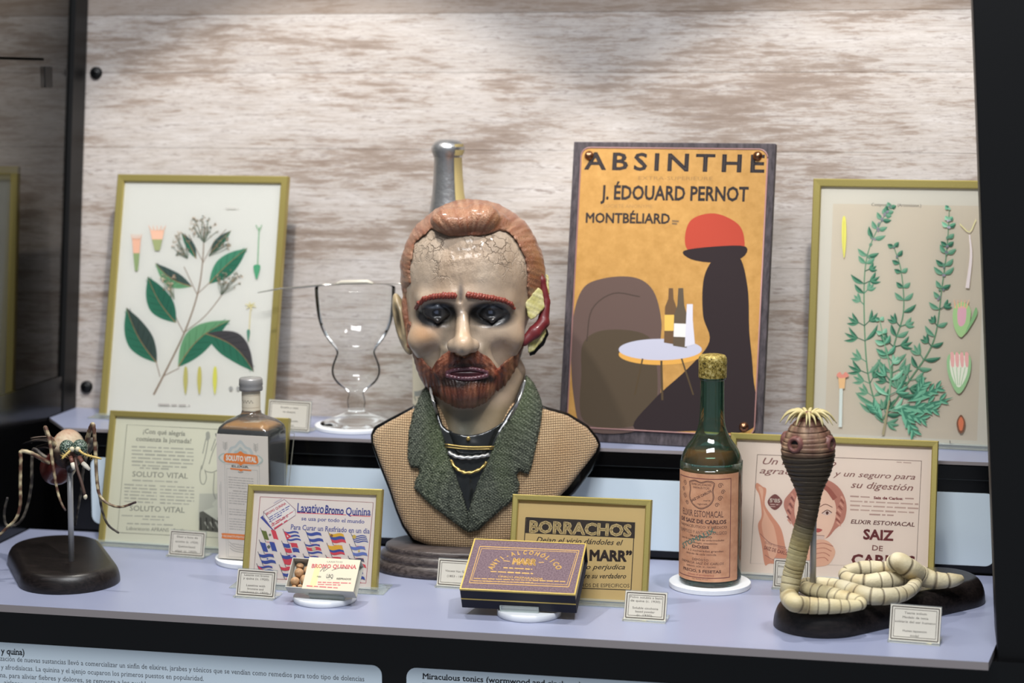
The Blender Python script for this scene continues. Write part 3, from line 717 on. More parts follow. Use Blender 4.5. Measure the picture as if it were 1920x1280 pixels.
# woman drinking
P.blob([(1480,925),(1500,905),(1520,900),(1550,899),(1575,916),(1587,945),(1583,975),(1566,992),(1545,1010),(1500,1000),(1474,960),(1470,940)], (186,128,112))
P.blob([(1494,930),(1512,914),(1540,914),(1560,930),(1568,955),(1562,985),(1545,1012),(1525,1018),(1505,1000),(1490,965)], (230,196,174))
P.line([(1496,926),(1520,910),(1548,914),(1566,935)], (6,10), (160,98,86), curve=5)
for k_ in range(9):
    a = k_*.5; P.line([(1572+5*math.cos(a), 930+k_*6), (1579+4*math.cos(a), 938+k_*6)], (4,2), (150,92,80) if k_ % 2 else (214,160,140), layer=P.k)
    P.line([(1480+4*math.cos(a), 925+k_*6), (1486+4*math.cos(a), 934+k_*6)], (4,2), (132,84,78) if k_ % 2 else (206,150,132), layer=P.k)
P.k += 1
for ex in (1513, 1551):
    P.line([(ex-14,950),(ex-3,945),(ex+10,951)], 1.3, (110,70,64), curve=3); P.blob([(ex-10,962),(ex,957),(ex+9,961),(ex,966)], (214,190,180), per=3); P.blob([(ex-3,961),(ex,958),(ex+3,961),(ex,965)], (88,58,54), per=3); P.line([(ex-10,962),(ex,956),(ex+9,961)], 1.4, (92,58,54), curve=3)
P.line([(1529,955),(1526,975),(1530,984)], 1.2, (190,140,122), curve=3); P.blob([(1524,994),(1532,990),(1542,993),(1534,998)], (176,90,84), per=3)
P.poly([(1528,1003),(1546,1004),(1543,1030),(1530,1030)], (214,190,178)); P.line([(1528,1003),(1546,1004)], 1, SP, layer=P.k); P.line([(1528,1003),(1530,1030)], 1, SP, layer=P.k)
P.blob([(1500,1056),(1512,1026),(1530,1012),(1552,1014),(1566,1032),(1560,1050),(1548,1060),(1520,1062)], FL)
for i in range(4): P.line([(1562-i*3,1024+i*9),(1545,1018+i*9),(1527,1020+i*9)], (1.6,1), (176,116,100), curve=4, layer=P.k+1)
P.k += 1
P.build('lettering', M['print'], t)
stand('clear stand carrying the pinkish advertisement', .2560, 2.4760, 0, -.028, .2613, .055)
# ---- picture in the next bay
t, P = picture('framed_print', 'brass-framed picture half out of frame behind the smoked glass at far left',
               (-1.02,2.60,.10,.16,.235,.36), .012, (214,208,194), SH_Z+.001)
P.rect((.0,.0),(.0,.0), (200,190,170)) if 0 else None
t['label'] = 'brass-framed picture half out of frame behind the smoked glass at far left'
# ================================================================== TIN POSTER ON A DARK BOARD (generic stand-in picture)
def tin_poster():
    q = (.0198,2.5900,-.0929,.1842,.2745,.4031); x, y, yaw, lean, w, h = q
    t = thing('tin_poster', 'tall orange ABSINTHE tin poster on a charcoal board, right of the bust', 'poster', (x, y, SH_Z+.0006)); t.rotation_euler = (-lean, 0, yaw)
    bm_ = mat('charcoal_board', (70,64,68), .55, 0, .3); k = NT(bm_); g = k.noise(k.coord((20,20,6)), 8, 6, .7); k.base(k.ramp(g, [(.35, rgb(52,47,50)), (.7, rgb(92,84,88))])); k.bump(g, .2, .001)
    MB().box(0, w, 0, .012, 0, h).build('board', bm_, t, .0012, 2)
    Mx = pose(x, y, SH_Z+.0006, yaw, lean); Q = facing(Mx)
    c = [Q(*p) for p in ((1066,806),(1416,812),(1439,279),(1088,278))]
    x0 = (c[0][0]+c[3][0])/2; x1 = (c[1][0]+c[2][0])/2; z0 = (c[0][1]+c[1][1])/2; z1 = (c[2][1]+c[3][1])/2
    pts = round_rect(x0, x1, z0, z1, .012); n = len(pts)
    tin = mat('ochre_tin', (206,158,88), .42, 0, .4); k = NT(tin); g = k.noise(k.coord((1,1,1)), 60, 6, .7); k.base(k.ramp(g, [(.3, rgb(172,128,66)), (.7, rgb(194,148,84))]))
    me = mesh_from([(a,0,b) for a,b in pts]+[(a,-.0016,b) for a,b in pts], [tuple(range(n)), tuple(range(2*n-1,n-1,-1))]+[(i,n+i,n+(i+1)%n,(i+1)%n) for i in range(n)])
    link('tin_plate', me, tin, t)
    rim = round_rect(x0, x1, z0, z1, .012)+[round_rect(x0, x1, z0, z1, .012)[0]]
    v, f = tube([(a, -.0014, b) for a, b in rim], .0011, 6); obj('rolled_edge', (v, f), mat('worn_edge', (150,112,108), .4), t)
    for px_, py_ in ((1105,292),(1421,293),(1395,800),(1082,800)):
        u_, v_ = Q(px_, py_); lv, lf = lathe([(.0001,-.0072),(.0030,-.0066),(.0052,-.0045),(.0064,-.0016),(.0066,-.0014)], 20)
        obj('copper_rivet', ([(a+u_, c_, b+v_) for a, b, c_ in lv], lf), mat('aged_copper', (150,110,84), .35, 1), t)
    P = Print(lambda u, v, d: (u, -.0016-d, v), facing(pose(x, y, SH_Z+.0006, yaw, lean) @ Matrix.Translation((0,-.0016,0))))
    D = (62,56,56)
    P.text('ABSINTHE', (1095,317), (1433,323), 33, D, bold=.025, space=1.35); P.text('EXTRA-SUPERIEURE', (1197,337), (1336,338), 7, (150,116,74))
    P.text('J. ÉDOUARD PERNOT', (1126,373), (1403,377), 27, D, bold=.03); P.text('SOCIETÉ ANONYME', (1131,389), (1223,390), 6.5, (160,124,80)); P.text('MONTBÉLIARD', (1098,417), (1256,419), 19, D, bold=.03); P.greek((1260,414), (1273,415), 5, 2, 5, (120,96,70), 3)
    # plain stand-in: an armchair, a round table with bottles, a draped dark form with a red top
    BR, BR2, BK, WHT = (96,78,72), (80,68,54), (46,37,39), (186,186,202)
    P.blob([(1075,740),(1072,620),(1090,545),(1130,522),(1190,520),(1225,545),(1240,600),(1238,650),(1236,760),(1200,806),(1100,806)], BR, per=6)
    P.blob([(1090,700),(1095,640),(1140,618),(1215,630),(1232,690),(1226,770),(1180,800),(1095,790)], BR2, per=6)
    P.line([(1100,640),(1110,580),(1150,550),(1200,556)], 2, (70,58,52), curve=5)
    P.blob([(1310,806),(1250,770),(1210,806)], BK) if 0 else None
    P.blob([(1190,804),(1225,750),(1290,690),(1330,640),(1318,590),(1320,520),(1345,480),(1385,480),(1402,540),(1405,620),(1412,700),(1412,802),(1300,808)], BK, per=6)
    P.blob([(1284,450),(1296,412),(1340,400),(1384,420),(1396,452),(1388,474),(1340,486),(1296,474)], (172,68,52), per=6)
    P.blob([(1282,470),(1340,462),(1398,462),(1390,484),(1340,492),(1296,486)], BK, per=4)
    tb = [(1238+78*math.cos(a), 655+20*math.sin(a)) for a in np.linspace(0, 2*PI, 40, endpoint=False)]
    tb2 = [(a, b+9) for a, b in tb]; P.poly(tb2, (214,160,80)); P.poly(tb, WHT)
    P.line([(1240,676),(1242,750)], 4, (80,66,48)); P.line([(1205,672),(1190,740)], 3, (80,66,48)); P.line([(1278,672),(1300,740)], 3, (80,66,48))
    P.poly([(1245,642),(1247,575),(1253,560),(1254,540),(1262,540),(1263,560),(1268,575),(1268,646)], (104,80,58)); P.poly([(1246,590),(1268,590),(1268,620),(1246,620)], (220,180,90))
    P.poly([(1262,648),(1264,590),(1270,572),(1272,540),(1281,540),(1283,572),(1288,590),(1288,652)], (92,80,66)); P.poly([(1264,606),(1288,607),(1287,632),(1263,631)], (222,218,214))
    P.poly([(1284,650),(1288,570),(1299,570),(1299,600),(1303,645)], (206,204,214))
    P.build('poster_print', M['print'], t)
tin_poster()
# ================================================================== BUST (sculpted as implicit surfaces, in sculpting units: 1 = 0.7 mm)
def nets(fn, lo, hi, step):
    """surface of fn = 0 on a grid (naive surface nets)"""
    ax = [np.arange(l, h+step, step, dtype=np.float32) for l, h in zip(lo, hi)]
    X, Y, Z = ax[0][:,None,None], ax[1][None,:,None], ax[2][None,None,:]
    V = fn(X, Y, Z).astype(np.float32); S = V < 0; n = V.shape
    cnt = np.zeros(tuple(k-1 for k in n), np.float32); acc = [np.zeros_like(cnt) for _ in range(3)]
    sl = lambda o: tuple(slice(o[i], n[i]-1+o[i]) for i in range(3))
    for a in range(3):
        for b in (0,1):
            for c in (0,1):
                o0 = [0,0,0]; oth = [i for i in range(3) if i != a]; o0[oth[0]] = b; o0[oth[1]] = c; o1 = list(o0); o1[a] = 1
                v0, v1 = V[sl(o0)], V[sl(o1)]; m = (v0 < 0) != (v1 < 0)
                t = np.where(m, v0/np.where(m, v0-v1, 1), 0)
                cnt += m
                for i in range(3): acc[i] += np.where(m, (t if i == a else o0[i]), 0)
    act = cnt > 0; idx = np.full(cnt.shape, -1, np.int64); idx[act] = np.arange(act.sum())
    I = np.argwhere(act); c = cnt[act]
    P = np.stack([ax[i][0]+(I[:, i]+acc[i][act]/c)*step for i in range(3)], 1)
    F = []
    for a in range(3):
        b, c_ = (a+1) % 3, (a+2) % 3
        s0 = [slice(None)]*3; s1 = [slice(None)]*3; s0[a] = slice(0, n[a]-1); s1[a] = slice(1, n[a])
        A, B = S[tuple(s0)], S[tuple(s1)]; D = A != B
        e = np.argwhere(D); ok = (e[:, b] > 0) & (e[:, c_] > 0) & (e[:, b] < n[b]-1) & (e[:, c_] < n[c_]-1); e = e[ok]
        if not len(e): continue
        def q(db, dc):
            k = e.copy(); k[:, b] += db; k[:, c_] += dc; return idx[k[:,0], k[:,1], k[:,2]]
        quad = np.stack([q(-1,-1), q(0,-1), q(0,0), q(-1,0)], 1)
        ins = A[e[:,0], e[:,1], e[:,2]]; quad[~ins] = quad[~ins][:, ::-1]
        F.append(quad)
    F = np.concatenate(F); F = F[(F >= 0).all(1)]
    return P, F
def np_mesh(P, F):
    me = bpy.data.meshes.new('mesh'); me.vertices.add(len(P)); me.vertices.foreach_set('co', P.astype(np.float32).ravel())
    me.loops.add(F.size); me.loops.foreach_set('vertex_index', F.ravel().astype(np.int32))
    me.polygons.add(len(F)); me.polygons.foreach_set('loop_start', np.arange(0, F.size, 4, dtype=np.int32)); me.update(calc_edges=True); me.validate()
    me.shade_smooth(); return me
def smin(a, b, k): h = np.clip(.5+.5*(b-a)/k, 0, 1); return b*(1-h)+a*h-k*h*(1-h)
def smax(a, b, k): return -smin(-a, -b, k)
def ell(X, Y, Z, c, r, ang=0):
    """ellipsoid; x right, y up-down (picture), z towards viewer; ang rotates in the picture plane"""
    x, y, z = X-c[0], Y-c[1], Z-c[2]
    if ang: ca, sa = math.cos(ang), math.sin(ang); x, y = x*ca+y*sa, -x*sa+y*ca
    k0 = np.sqrt((x/r[0])**2+(y/r[1])**2+(z/r[2])**2); k1 = np.sqrt((x/r[0]**2)**2+(y/r[1]**2)**2+(z/r[2]**2)**2)
    return k0*(k0-1)/(k1+1e-9)
def cap(X, Y, Z, a, b, ra, rb):
    a = np.array(a, np.float32); b = np.array(b, np.float32); d = b-a; L = float(d@d)
    h = np.clip(((X-a[0])*d[0]+(Y-a[1])*d[1]+(Z-a[2])*d[2])/L, 0, 1)
    return np.sqrt((X-a[0]-h*d[0])**2+(Y-a[1]-h*d[1])**2+(Z-a[2]-h*d[2])**2)-(ra+(rb-ra)*h)
def poly2d(X, Y, pts):
    """signed distance to polygon in the picture plane"""
    shp = np.broadcast_shapes(X.shape, Y.shape); X = np.broadcast_to(X, shp); Y = np.broadcast_to(Y, shp)
    d = np.full(shp, 1e9, np.float32); ins = np.zeros(shp, bool); n = len(pts)
    for i in range(n):
        x0, y0 = pts[i]; x1, y1 = pts[(i+1) % n]; ex, ey = x1-x0, y1-y0; L = ex*ex+ey*ey+1e-9
        h = np.clip(((X-x0)*ex+(Y-y0)*ey)/L, 0, 1); d = np.minimum(d, (X-x0-h*ex)**2+(Y-y0-h*ey)**2)
        c = ((y0 > Y) != (y1 > Y)) & (X < (x1-x0)*(Y-y0)/((y1-y0) if abs(y1-y0) > 1e-6 else 1e-6)+x0); ins ^= c
    return np.where(ins, -1, 1)*np.sqrt(d)
def wob(x, y, z, f, seed=0):
    r = np.random.RandomState(seed); s = 0
    for i in range(5):
        w = r.normal(size=3)*f; s = s+np.sin(x*w[0]+y*w[1]+z*w[2]+r.uniform(0, 6.28))/(1+.4*i)
    return s/2.6
def gauss(x, y, cx, cy, sx, sy): return np.exp(-((x-cx)/sx)**2-((y-cy)/sy)**2)
def head_core(X, Y, Z):
    d = ell(X, Y, Z, (899,505,-8), (128,131,102))
    d = smin(d, ell(X, Y, Z, (892,505,30), (108,112,92)), 30)        # forehead block
    d = smin(d, ell(X, Y, Z, (888,600,18), (106,120,84)), 34)        # face
    d = smin(d, ell(X, Y, Z, (886,672,22), (84,76,76)), 26)          # jaw
    d = smin(d, ell(X, Y, Z, (884,706,60), (40,40,44)), 22)          # chin
    return d
def head_sdf(X, Y, Z):
    d = head_core(X, Y, Z)
    d = smin(d, cap(X, Y, Z, (812,556,82), (864,551,105), 11, 13), 24)      # brow ridge
    d = smin(d, cap(X, Y, Z, (892,551,105), (956,560,80), 13, 11), 24)
    d = smax(d, -ell(X, Y, Z, (833,583,116), (38,22,33), .10), 12)          # eye sockets
    d = smax(d, -ell(X, Y, Z, (932,583,114), (39,22,33), -.08), 12)
    d = smin(d, ell(X, Y, Z, (814,630,64), (34,24,26)), 34)                 # cheekbones
    d = smin(d, ell(X, Y, Z, (954,626,62), (36,26,26)), 34)
    d = smax(d, -ell(X, Y, Z, (820,678,96), (24,34,24), .35), 28)           # hollow cheeks
    d = smax(d, -ell(X, Y, Z, (960,674,94), (24,36,24), -.4), 28)
    d = smin(d, cap(X, Y, Z, (878,560,100), (881,628,133), 9, 15), 12)      # nose
    d = smin(d, ell(X, Y, Z, (881,639,138), (19,19,18)), 9)
    d = smin(d, ell(X, Y, Z, (864,640,122), (13,13,16)), 9); d = smin(d, ell(X, Y, Z, (899,640,122), (13,13,16)), 9)
    pass
    d = smin(d, cap(X, Y, Z, (850,650,92), (836,690,80), 6, 6), 18)        # folds beside the nose
    d = smin(d, cap(X, Y, Z, (912,650,92), (936,690,78), 6, 6), 18)
    for cx, sg, zz in ((834,1,82),(935,-1,80)):                            # eyeballs and lids
        e = ell(X, Y, Z, (cx,579,zz), (24,17,20)); d = smin(d, e, 3)
        for yy, k in ((566,1),(592,-1)):
            d = smin(d, cap(X, Y, Z, (cx-22,579+k*-2,zz+7), (cx,yy+2,zz+20), 3, 3.6), 5); d = smin(d, cap(X, Y, Z, (cx,yy+2,zz+20), (cx+22,579,zz+7), 3.6, 3), 5)
    d = smax(d, -cap(X, Y, Z, (877,530,128), (876,556,120), 2.5, 3.5), 7)   # frown furrow
    # neck
    n = cap(X, Y, Z, (905,690,-20), (897,860,2), 84, 52); n = smin(n, cap(X, Y, Z, (975,690,0), (915,830,48), 18, 12), 24); n = smin(n, cap(X, Y, Z, (838,700,0), (880,830,48), 16, 12), 24)
    d = smin(d, n, 16)
    # right-hand (viewer's left) ear
    ea = ell(X, Y, Z, (768,600,-26), (14,58,34), -.22); ea = smax(ea, -ell(X, Y, Z, (758,592,4), (6,36,18), -.20), 5); ea = smin(ea, ell(X, Y, Z, (782,645,-8), (8,13,12)), 8); ea = smin(ea, cap(X, Y, Z, (768,572,-2), (774,618,0), 3, 4), 5)
    d = smin(d, ea, 6)
    fh = np.exp(-((Y-478)/48)**2-((X-890)/85)**2)
    return d + .45*wob(X, Y, Z, .12, 3)+fh*(.8*wob(X*.35, Y, Z*.3, .22, 4)+.7*wob(X, Y, Z, .3, 11))
def strands(X, Y, Z, a, f, seed):
    """ridge pattern whose value varies across coordinate a"""
    return np.sin(a*f+1.6*wob(X, Y, Z, .05, seed))*.7+np.sin(a*f*1.9+2.2*wob(X, Y, Z, .06, seed+1)+1.0)*.5
HAIRLINE = [(781,620),(783,560),(784,486),(793,452),(806,437),(824,424),(840,426),(857,433),(897,438),(933,431),(953,424),(968,432),(981,447),(995,475),(1000,510),(1001,560),(996,600),(1000,700),(940,820),(820,820),(785,700)]
def hair_sdf(X, Y, Z):
    sk = ell(X, Y, Z, (899,507,-8), (134,137,110)); sk = smin(sk, ell(X, Y, Z, (894,490,20), (114,106,104)), 26)
    face = np.maximum(poly2d(X, Y, HAIRLINE), -(Z-6)); d = smax(sk, -face, 5)
    d = smax(d, Y-640+.4*(Z+40)*0, 8)
    tuft = smin(ell(X, Y, Z, (868,410,90), (48,27,36), .05), ell(X, Y, Z, (912,404,86), (38,30,38), -.1), 6)
    tuft = smin(tuft, ell(X, Y, Z, (945,414,58), (22,20,26), .5), 8); d = smin(d, tuft, 9)
    d = smin(d, cap(X, Y, Z, (775,560,8), (783,640,20), 9, 7), 8)
    a = np.arctan2(Y-500, X-893)
    r = np.sqrt((X-893)**2+(Y-470)**2)
    return d + 1.3*wob(a*24, r*.035, Z*.03, .9, 5) + 1.2*wob(a*50, r*.05, Z*.05, .9, 6)+1.0*wob(X, Y, Z, .05, 8)
BEARD = [(770,600),(783,596),(790,630),(800,655),(812,672),(823,682),(829,672),(838,662),(850,650),(860,645),(866,655),(881,661),(896,655),(903,645),(912,651),(925,660),(938,674),(944,684),(956,672),(975,656),(992,636),(1000,622),(1012,600),(1014,660),(1004,690),(990,705),(975,722),(955,742),(930,757),(890,762),(850,756),(826,738),(806,716),(790,680),(778,640)]
def beard_sdf(X, Y, Z):
    d = head_core(X, Y, Z)-5
    d = smin(d, ell(X, Y, Z, (886,722,64), (46,32,46)), 14)
    d = smin(d, cap(X, Y, Z, (866,660,106), (836,690,86), 11, 8), 7); d = smin(d, cap(X, Y, Z, (896,660,106), (934,694,84), 11, 8), 7)
    d = smax(d, poly2d(X, Y, BEARD)+.0*Z, 5); d = smax(d, -(Z-2), 6)
    d = smax(d, -ell(X, Y, Z, (888,694,118), (38,10,40)), 6)
    low = np.clip((Y-690)/20, 0, 1)
    s1 = 1.5*wob(X+.2*(Y-700)*np.sign(X-886), Y*.10, Z*.12, .62, 7)
    ang = np.arctan2(Y-640, X-881)*42; s2 = 1.5*wob(ang, (X-881)*.06, Z*.1, .7, 9)
    return d + 1.1*(s1*low+s2*(1-low))
s_ = .0007
def surf(x, y, fn=None, z0=160.0):
    """height of the head surface at picture point (x, y)"""
    zz = np.linspace(z0, -40, 400).astype(np.float32)[None, None, :]; v = (fn or head_sdf)(np.full((1,1,1), x, np.float32), np.full((1,1,1), y, np.float32), zz)
    v = np.broadcast_to(v, (1,1,400))[0,0]; k = np.argmax(v < 0); return float(zz[0,0,k])
bust = thing('portrait_bust', 'painted bust of a red-haired bearded man with a bandaged ear', 'bust', (-.073,2.457,0), (0,0,.2275))
TILT = math.radians(8.0)
def bust_pts(P):
    k = 1-P[:, 2]*s_/2.55
    x = (P[:, 0]-890)*s_*k; z = ((700-P[:, 1])*k+350)*s_; y = -P[:, 2]*s_
    return np.stack([x, y*math.cos(TILT)+z*math.sin(TILT), -y*math.sin(TILT)+z*math.cos(TILT)], 1)
def sculpt(name, fn, lo, hi, step, m, colfn=None, parent=None, flip=True):
    P, F = nets(fn, lo, hi, step); Q = bust_pts(P)
    me = np_mesh(Q, F if not flip else F[:, ::-1] if False else F)
    bm = bmesh.new(); bm.from_mesh(me); bmesh.ops.recalc_face_normals(bm, faces=bm.faces); bm.to_mesh(me); bm.free()
    if colfn is not None: set_cols(me, per_vert=np.clip(colfn(P[:, 0], P[:, 1], P[:, 2]), 0, 1))
    return link(name, me, m, parent or bust)
def L3(*c): return np.array(rgb(c)[:3], np.float32)
def blend(c, w, d): return c*(1-w[:, None])+d*w[:, None]
def skin_col(x, y, z):
    c = np.tile(L3(162,140,118), (len(x), 1)); n = wob(x, y, z, .05, 20)*.5+.5
    c = blend(c, .6*np.clip(n, 0, 1), L3(196,180,162)); c = blend(c, .5*np.clip(wob(x, y, z, .03, 22), 0, 1), L3(134,104,80))
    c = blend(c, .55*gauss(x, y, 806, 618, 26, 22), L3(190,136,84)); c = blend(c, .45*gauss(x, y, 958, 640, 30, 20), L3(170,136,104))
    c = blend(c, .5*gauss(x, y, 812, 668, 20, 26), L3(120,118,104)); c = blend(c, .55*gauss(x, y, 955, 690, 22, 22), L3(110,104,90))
    for cx, cy, sx, sy in ((832,580,42,24),(932,580,45,24)):               # painted dark eyes
        w = np.clip(3.4*gauss(x, y, cx, cy+.06*np.abs(x-877), sx, sy)-.8, 0, 1)*(z > 20); c = blend(c, w*.97, L3(30,32,36))
        w2 = np.clip(2.2*gauss(x, y, cx, cy-13-.03*np.abs(x-cx), sx*.72, 5)-.6, 0, 1)*(z > 20); c = blend(c, w2*.7, L3(92,98,108))
        w3 = (((x-cx)/9)**2+((y-580)/8)**2 < 1)*(z > 20)*1.0; c = blend(c, w3, L3(14,14,18)); w3 = (((x-cx)/4)**2+((y-578)/3.5)**2 < 1)*(z > 20)*1.0; c = blend(c, w3*.8, L3(70,76,92))
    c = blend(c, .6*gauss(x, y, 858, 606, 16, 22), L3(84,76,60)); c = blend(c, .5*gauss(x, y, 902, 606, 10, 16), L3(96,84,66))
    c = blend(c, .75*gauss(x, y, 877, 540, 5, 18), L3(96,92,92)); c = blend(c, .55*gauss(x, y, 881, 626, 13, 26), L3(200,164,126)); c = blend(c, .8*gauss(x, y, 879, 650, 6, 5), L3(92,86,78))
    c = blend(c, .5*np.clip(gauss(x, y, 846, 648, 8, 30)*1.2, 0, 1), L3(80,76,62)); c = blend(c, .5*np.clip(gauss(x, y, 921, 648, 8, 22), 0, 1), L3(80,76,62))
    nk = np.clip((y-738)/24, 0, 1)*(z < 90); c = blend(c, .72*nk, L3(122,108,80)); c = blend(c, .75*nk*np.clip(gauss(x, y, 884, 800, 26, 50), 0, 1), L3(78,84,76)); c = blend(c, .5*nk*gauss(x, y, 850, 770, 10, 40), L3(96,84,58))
    ear = (x < 785)*(z < 20)*1.0; c = blend(c, ear*.6, L3(180,160,116)); c = blend(c, ear*.9*gauss(x, y, 760, 592, 6, 32), L3(48,42,34))
    return c
def hair_col(x, y, z):
    a = np.arctan2(y-470, x-893); s = np.clip(wob(a*60, z*.02, y*.02, .9, 31)*.8+.5, 0, 1); s2 = wob(x, y, z, .04, 33)*.5+.5
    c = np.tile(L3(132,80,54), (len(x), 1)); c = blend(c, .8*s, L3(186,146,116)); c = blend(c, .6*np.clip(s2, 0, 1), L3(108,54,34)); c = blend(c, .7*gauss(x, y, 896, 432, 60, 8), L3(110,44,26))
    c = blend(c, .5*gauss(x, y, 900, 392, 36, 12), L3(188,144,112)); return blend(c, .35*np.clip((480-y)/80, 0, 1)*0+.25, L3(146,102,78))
def beard_col(x, y, z):
    s = np.clip(wob(x, y*.12, z*.2, .55, 41)*.9+.5, 0, 1); n = np.clip(wob(x, y, z, .09, 42)*.5+.5, 0, 1)
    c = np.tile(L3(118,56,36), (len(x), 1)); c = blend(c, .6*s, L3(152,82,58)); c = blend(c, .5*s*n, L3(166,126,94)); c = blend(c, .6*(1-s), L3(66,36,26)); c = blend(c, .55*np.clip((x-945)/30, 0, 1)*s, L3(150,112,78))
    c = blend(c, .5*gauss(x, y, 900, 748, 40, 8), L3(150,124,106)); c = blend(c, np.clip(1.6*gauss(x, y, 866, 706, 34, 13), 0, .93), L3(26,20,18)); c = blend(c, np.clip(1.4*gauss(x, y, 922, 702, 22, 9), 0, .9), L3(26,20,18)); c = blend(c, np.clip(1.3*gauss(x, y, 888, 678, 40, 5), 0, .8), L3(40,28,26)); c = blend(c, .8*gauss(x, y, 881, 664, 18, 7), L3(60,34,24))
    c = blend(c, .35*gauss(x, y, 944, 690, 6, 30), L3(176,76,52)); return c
def skin_mat():
    m = attr_mat('painted_skin', .30, .5, coat=.25); k = NT(m); co = k.coord((1,1,1))
    g = k.n('ShaderNodeSeparateXYZ'); k.l(co, g.inputs[0])
    # crackled paint over the forehead and one cheek: fine cracks that fade out lower down
    vo = k.n('ShaderNodeTexVoronoi', feature='DISTANCE_TO_EDGE'); ds = k.n('ShaderNodeMixRGB') if 0 else None
    nz = k.n('ShaderNodeTexNoise'); k.l(co, nz.inputs['Vector']); nz.inputs['Scale'].default_value = 130; nz.inputs['Detail'].default_value = 4
    ad = k.n('ShaderNodeVectorMath', operation='MULTIPLY_ADD'); k.l(nz.outputs['Color'], ad.inputs[0]); ad.inputs[1].default_value = (.012,.012,.012); k.l(co, ad.inputs[2])
    k.l(ad.outputs[0], vo.inputs['Vector']); vo.inputs['Scale'].default_value = 70
    crack = k.ramp(vo.outputs['Distance'], [(.0, ramp4(0)), (.05, ramp4(1))])
    zm = k.n('ShaderNodeMapRange'); k.l(g.outputs[2], zm.inputs[0]); zm.inputs[1].default_value = .365; zm.inputs[2].default_value = .40; 
    msk = k.math('MULTIPLY', zm.outputs[0], k.ramp(k.noise(co, 22, 2), [(.42, ramp4(0)), (.55, ramp4(1))]))
    fine = k.noise(k.coord((1,1,.5)), 220, 6, .7)
    h = k.math('ADD', k.math('MULTIPLY', fine, k.math('ADD', .35, k.math('MULTIPLY', zm.outputs[0], .9))), k.math('MULTIPLY', msk, crack))
    k.bump(h, .9, .0018)
    a = [x for x in k.t.nodes if x.type == 'ATTRIBUTE'][0]
    k.base(k.mix(k.math('MULTIPLY', msk, k.ramp(vo.outputs['Distance'], [(.0, ramp4(.7)), (.025, ramp4(0))])), a.outputs['Color'], rgb(70,56,44)))
    return m
def hairy(name, rough=.28):
    m = attr_mat(name, rough, .5, coat=.3); k = NT(m); k.bump(k.math('ADD', k.noise(k.coord((1,1,.35)), 150, 5, .7, 1.2), k.noise(k.coord((1,1,.6)), 420, 3, .7)), .9, .0022); return m
M['skin'] = skin_mat(); M['hair'] = hairy('painted_hair'); M['beard'] = hairy('painted_beard', .25)
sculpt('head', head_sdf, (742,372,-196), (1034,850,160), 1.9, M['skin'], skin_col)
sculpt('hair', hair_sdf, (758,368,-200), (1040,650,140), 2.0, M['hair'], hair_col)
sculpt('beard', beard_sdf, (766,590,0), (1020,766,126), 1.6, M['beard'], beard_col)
def brow2(ps):
    def f(X, Y, Z):
        d = None
        for i, (a, b) in enumerate(zip(ps, ps[1:])):
            c = cap(X, Y, Z, a, b, 3.4+i*.6, 4.0+i*.6); d = c if d is None else smin(d, c, 3)
        return d+.7*np.sin(X*1.1+Y*.5)+.5*wob(X, Y, Z, .4, 50)
    return f
def brow(a, b, c):
    def f(X, Y, Z):
        d = smin(cap(X, Y, Z, a, b, 4.6, 5.6), cap(X, Y, Z, b, c, 5.6, 6.0), 3); return d+.8*np.sin(X*1.1+Y*.5)+.5*wob(X, Y, Z, .4, 50)
    return f
M['brow'] = hairy('painted_brow', .35)
bc = lambda x, y, z: blend(np.tile(L3(120,44,34), (len(x), 1)), np.clip(np.sin(x*1.3)*.5+.3, 0, 1)*.6, L3(166,82,58))
on = lambda x, y, o=1.0: (x, y, surf(x, y)+o)
sculpt('eyebrow', brow2([on(794,571,1), on(800,561,2), on(810,553,2), on(826,549,2), on(846,547,2), on(864,547,2)]), (784,534,30), (874,580,140), 1.3, M['brow'], bc)
sculpt('eyebrow', brow2([on(975,571,1), on(970,563,2), on(956,556,2), on(936,552,2), on(914,549,2), on(892,546,2)]), (882,534,30), (986,580,140), 1.3, M['brow'], bc)
LZ = surf(888, 694, head_core)+3
def lips(X, Y, Z):
    z0 = LZ-((X-888)/44)**2*16
    up = np.sqrt(((Y-(683+((X-888)/44)**2*9))/4.2)**2+((Z-z0-1)/6)**2)*4.6-4.6; lo = np.sqrt(((Y-(701-((X-888)/44)**2*7))/4.6)**2+((Z-z0-1)/6.5)**2)*5-5
    d = smin(up, lo, 2.5); return smax(d, np.abs(X-888)-41, 4)+.35*np.sin(X*.9)
M['lip'] = mat('painted_lip', (88,54,62), .25, 0, .5, coat=.4)
sculpt('lips', lips, (842,670,LZ-40), (934,714,LZ+14), 1.2, M['lip'])
M['mouth'] = mat('mouth_paint', (62,24,30), .35, 0, .5)
sculpt('mouth', lambda X, Y, Z: ell(X, Y, Z, (888,692,LZ-14), (36,10,18)), (848,676,LZ-36), (928,708,LZ+8), 1.6, M['mouth'])
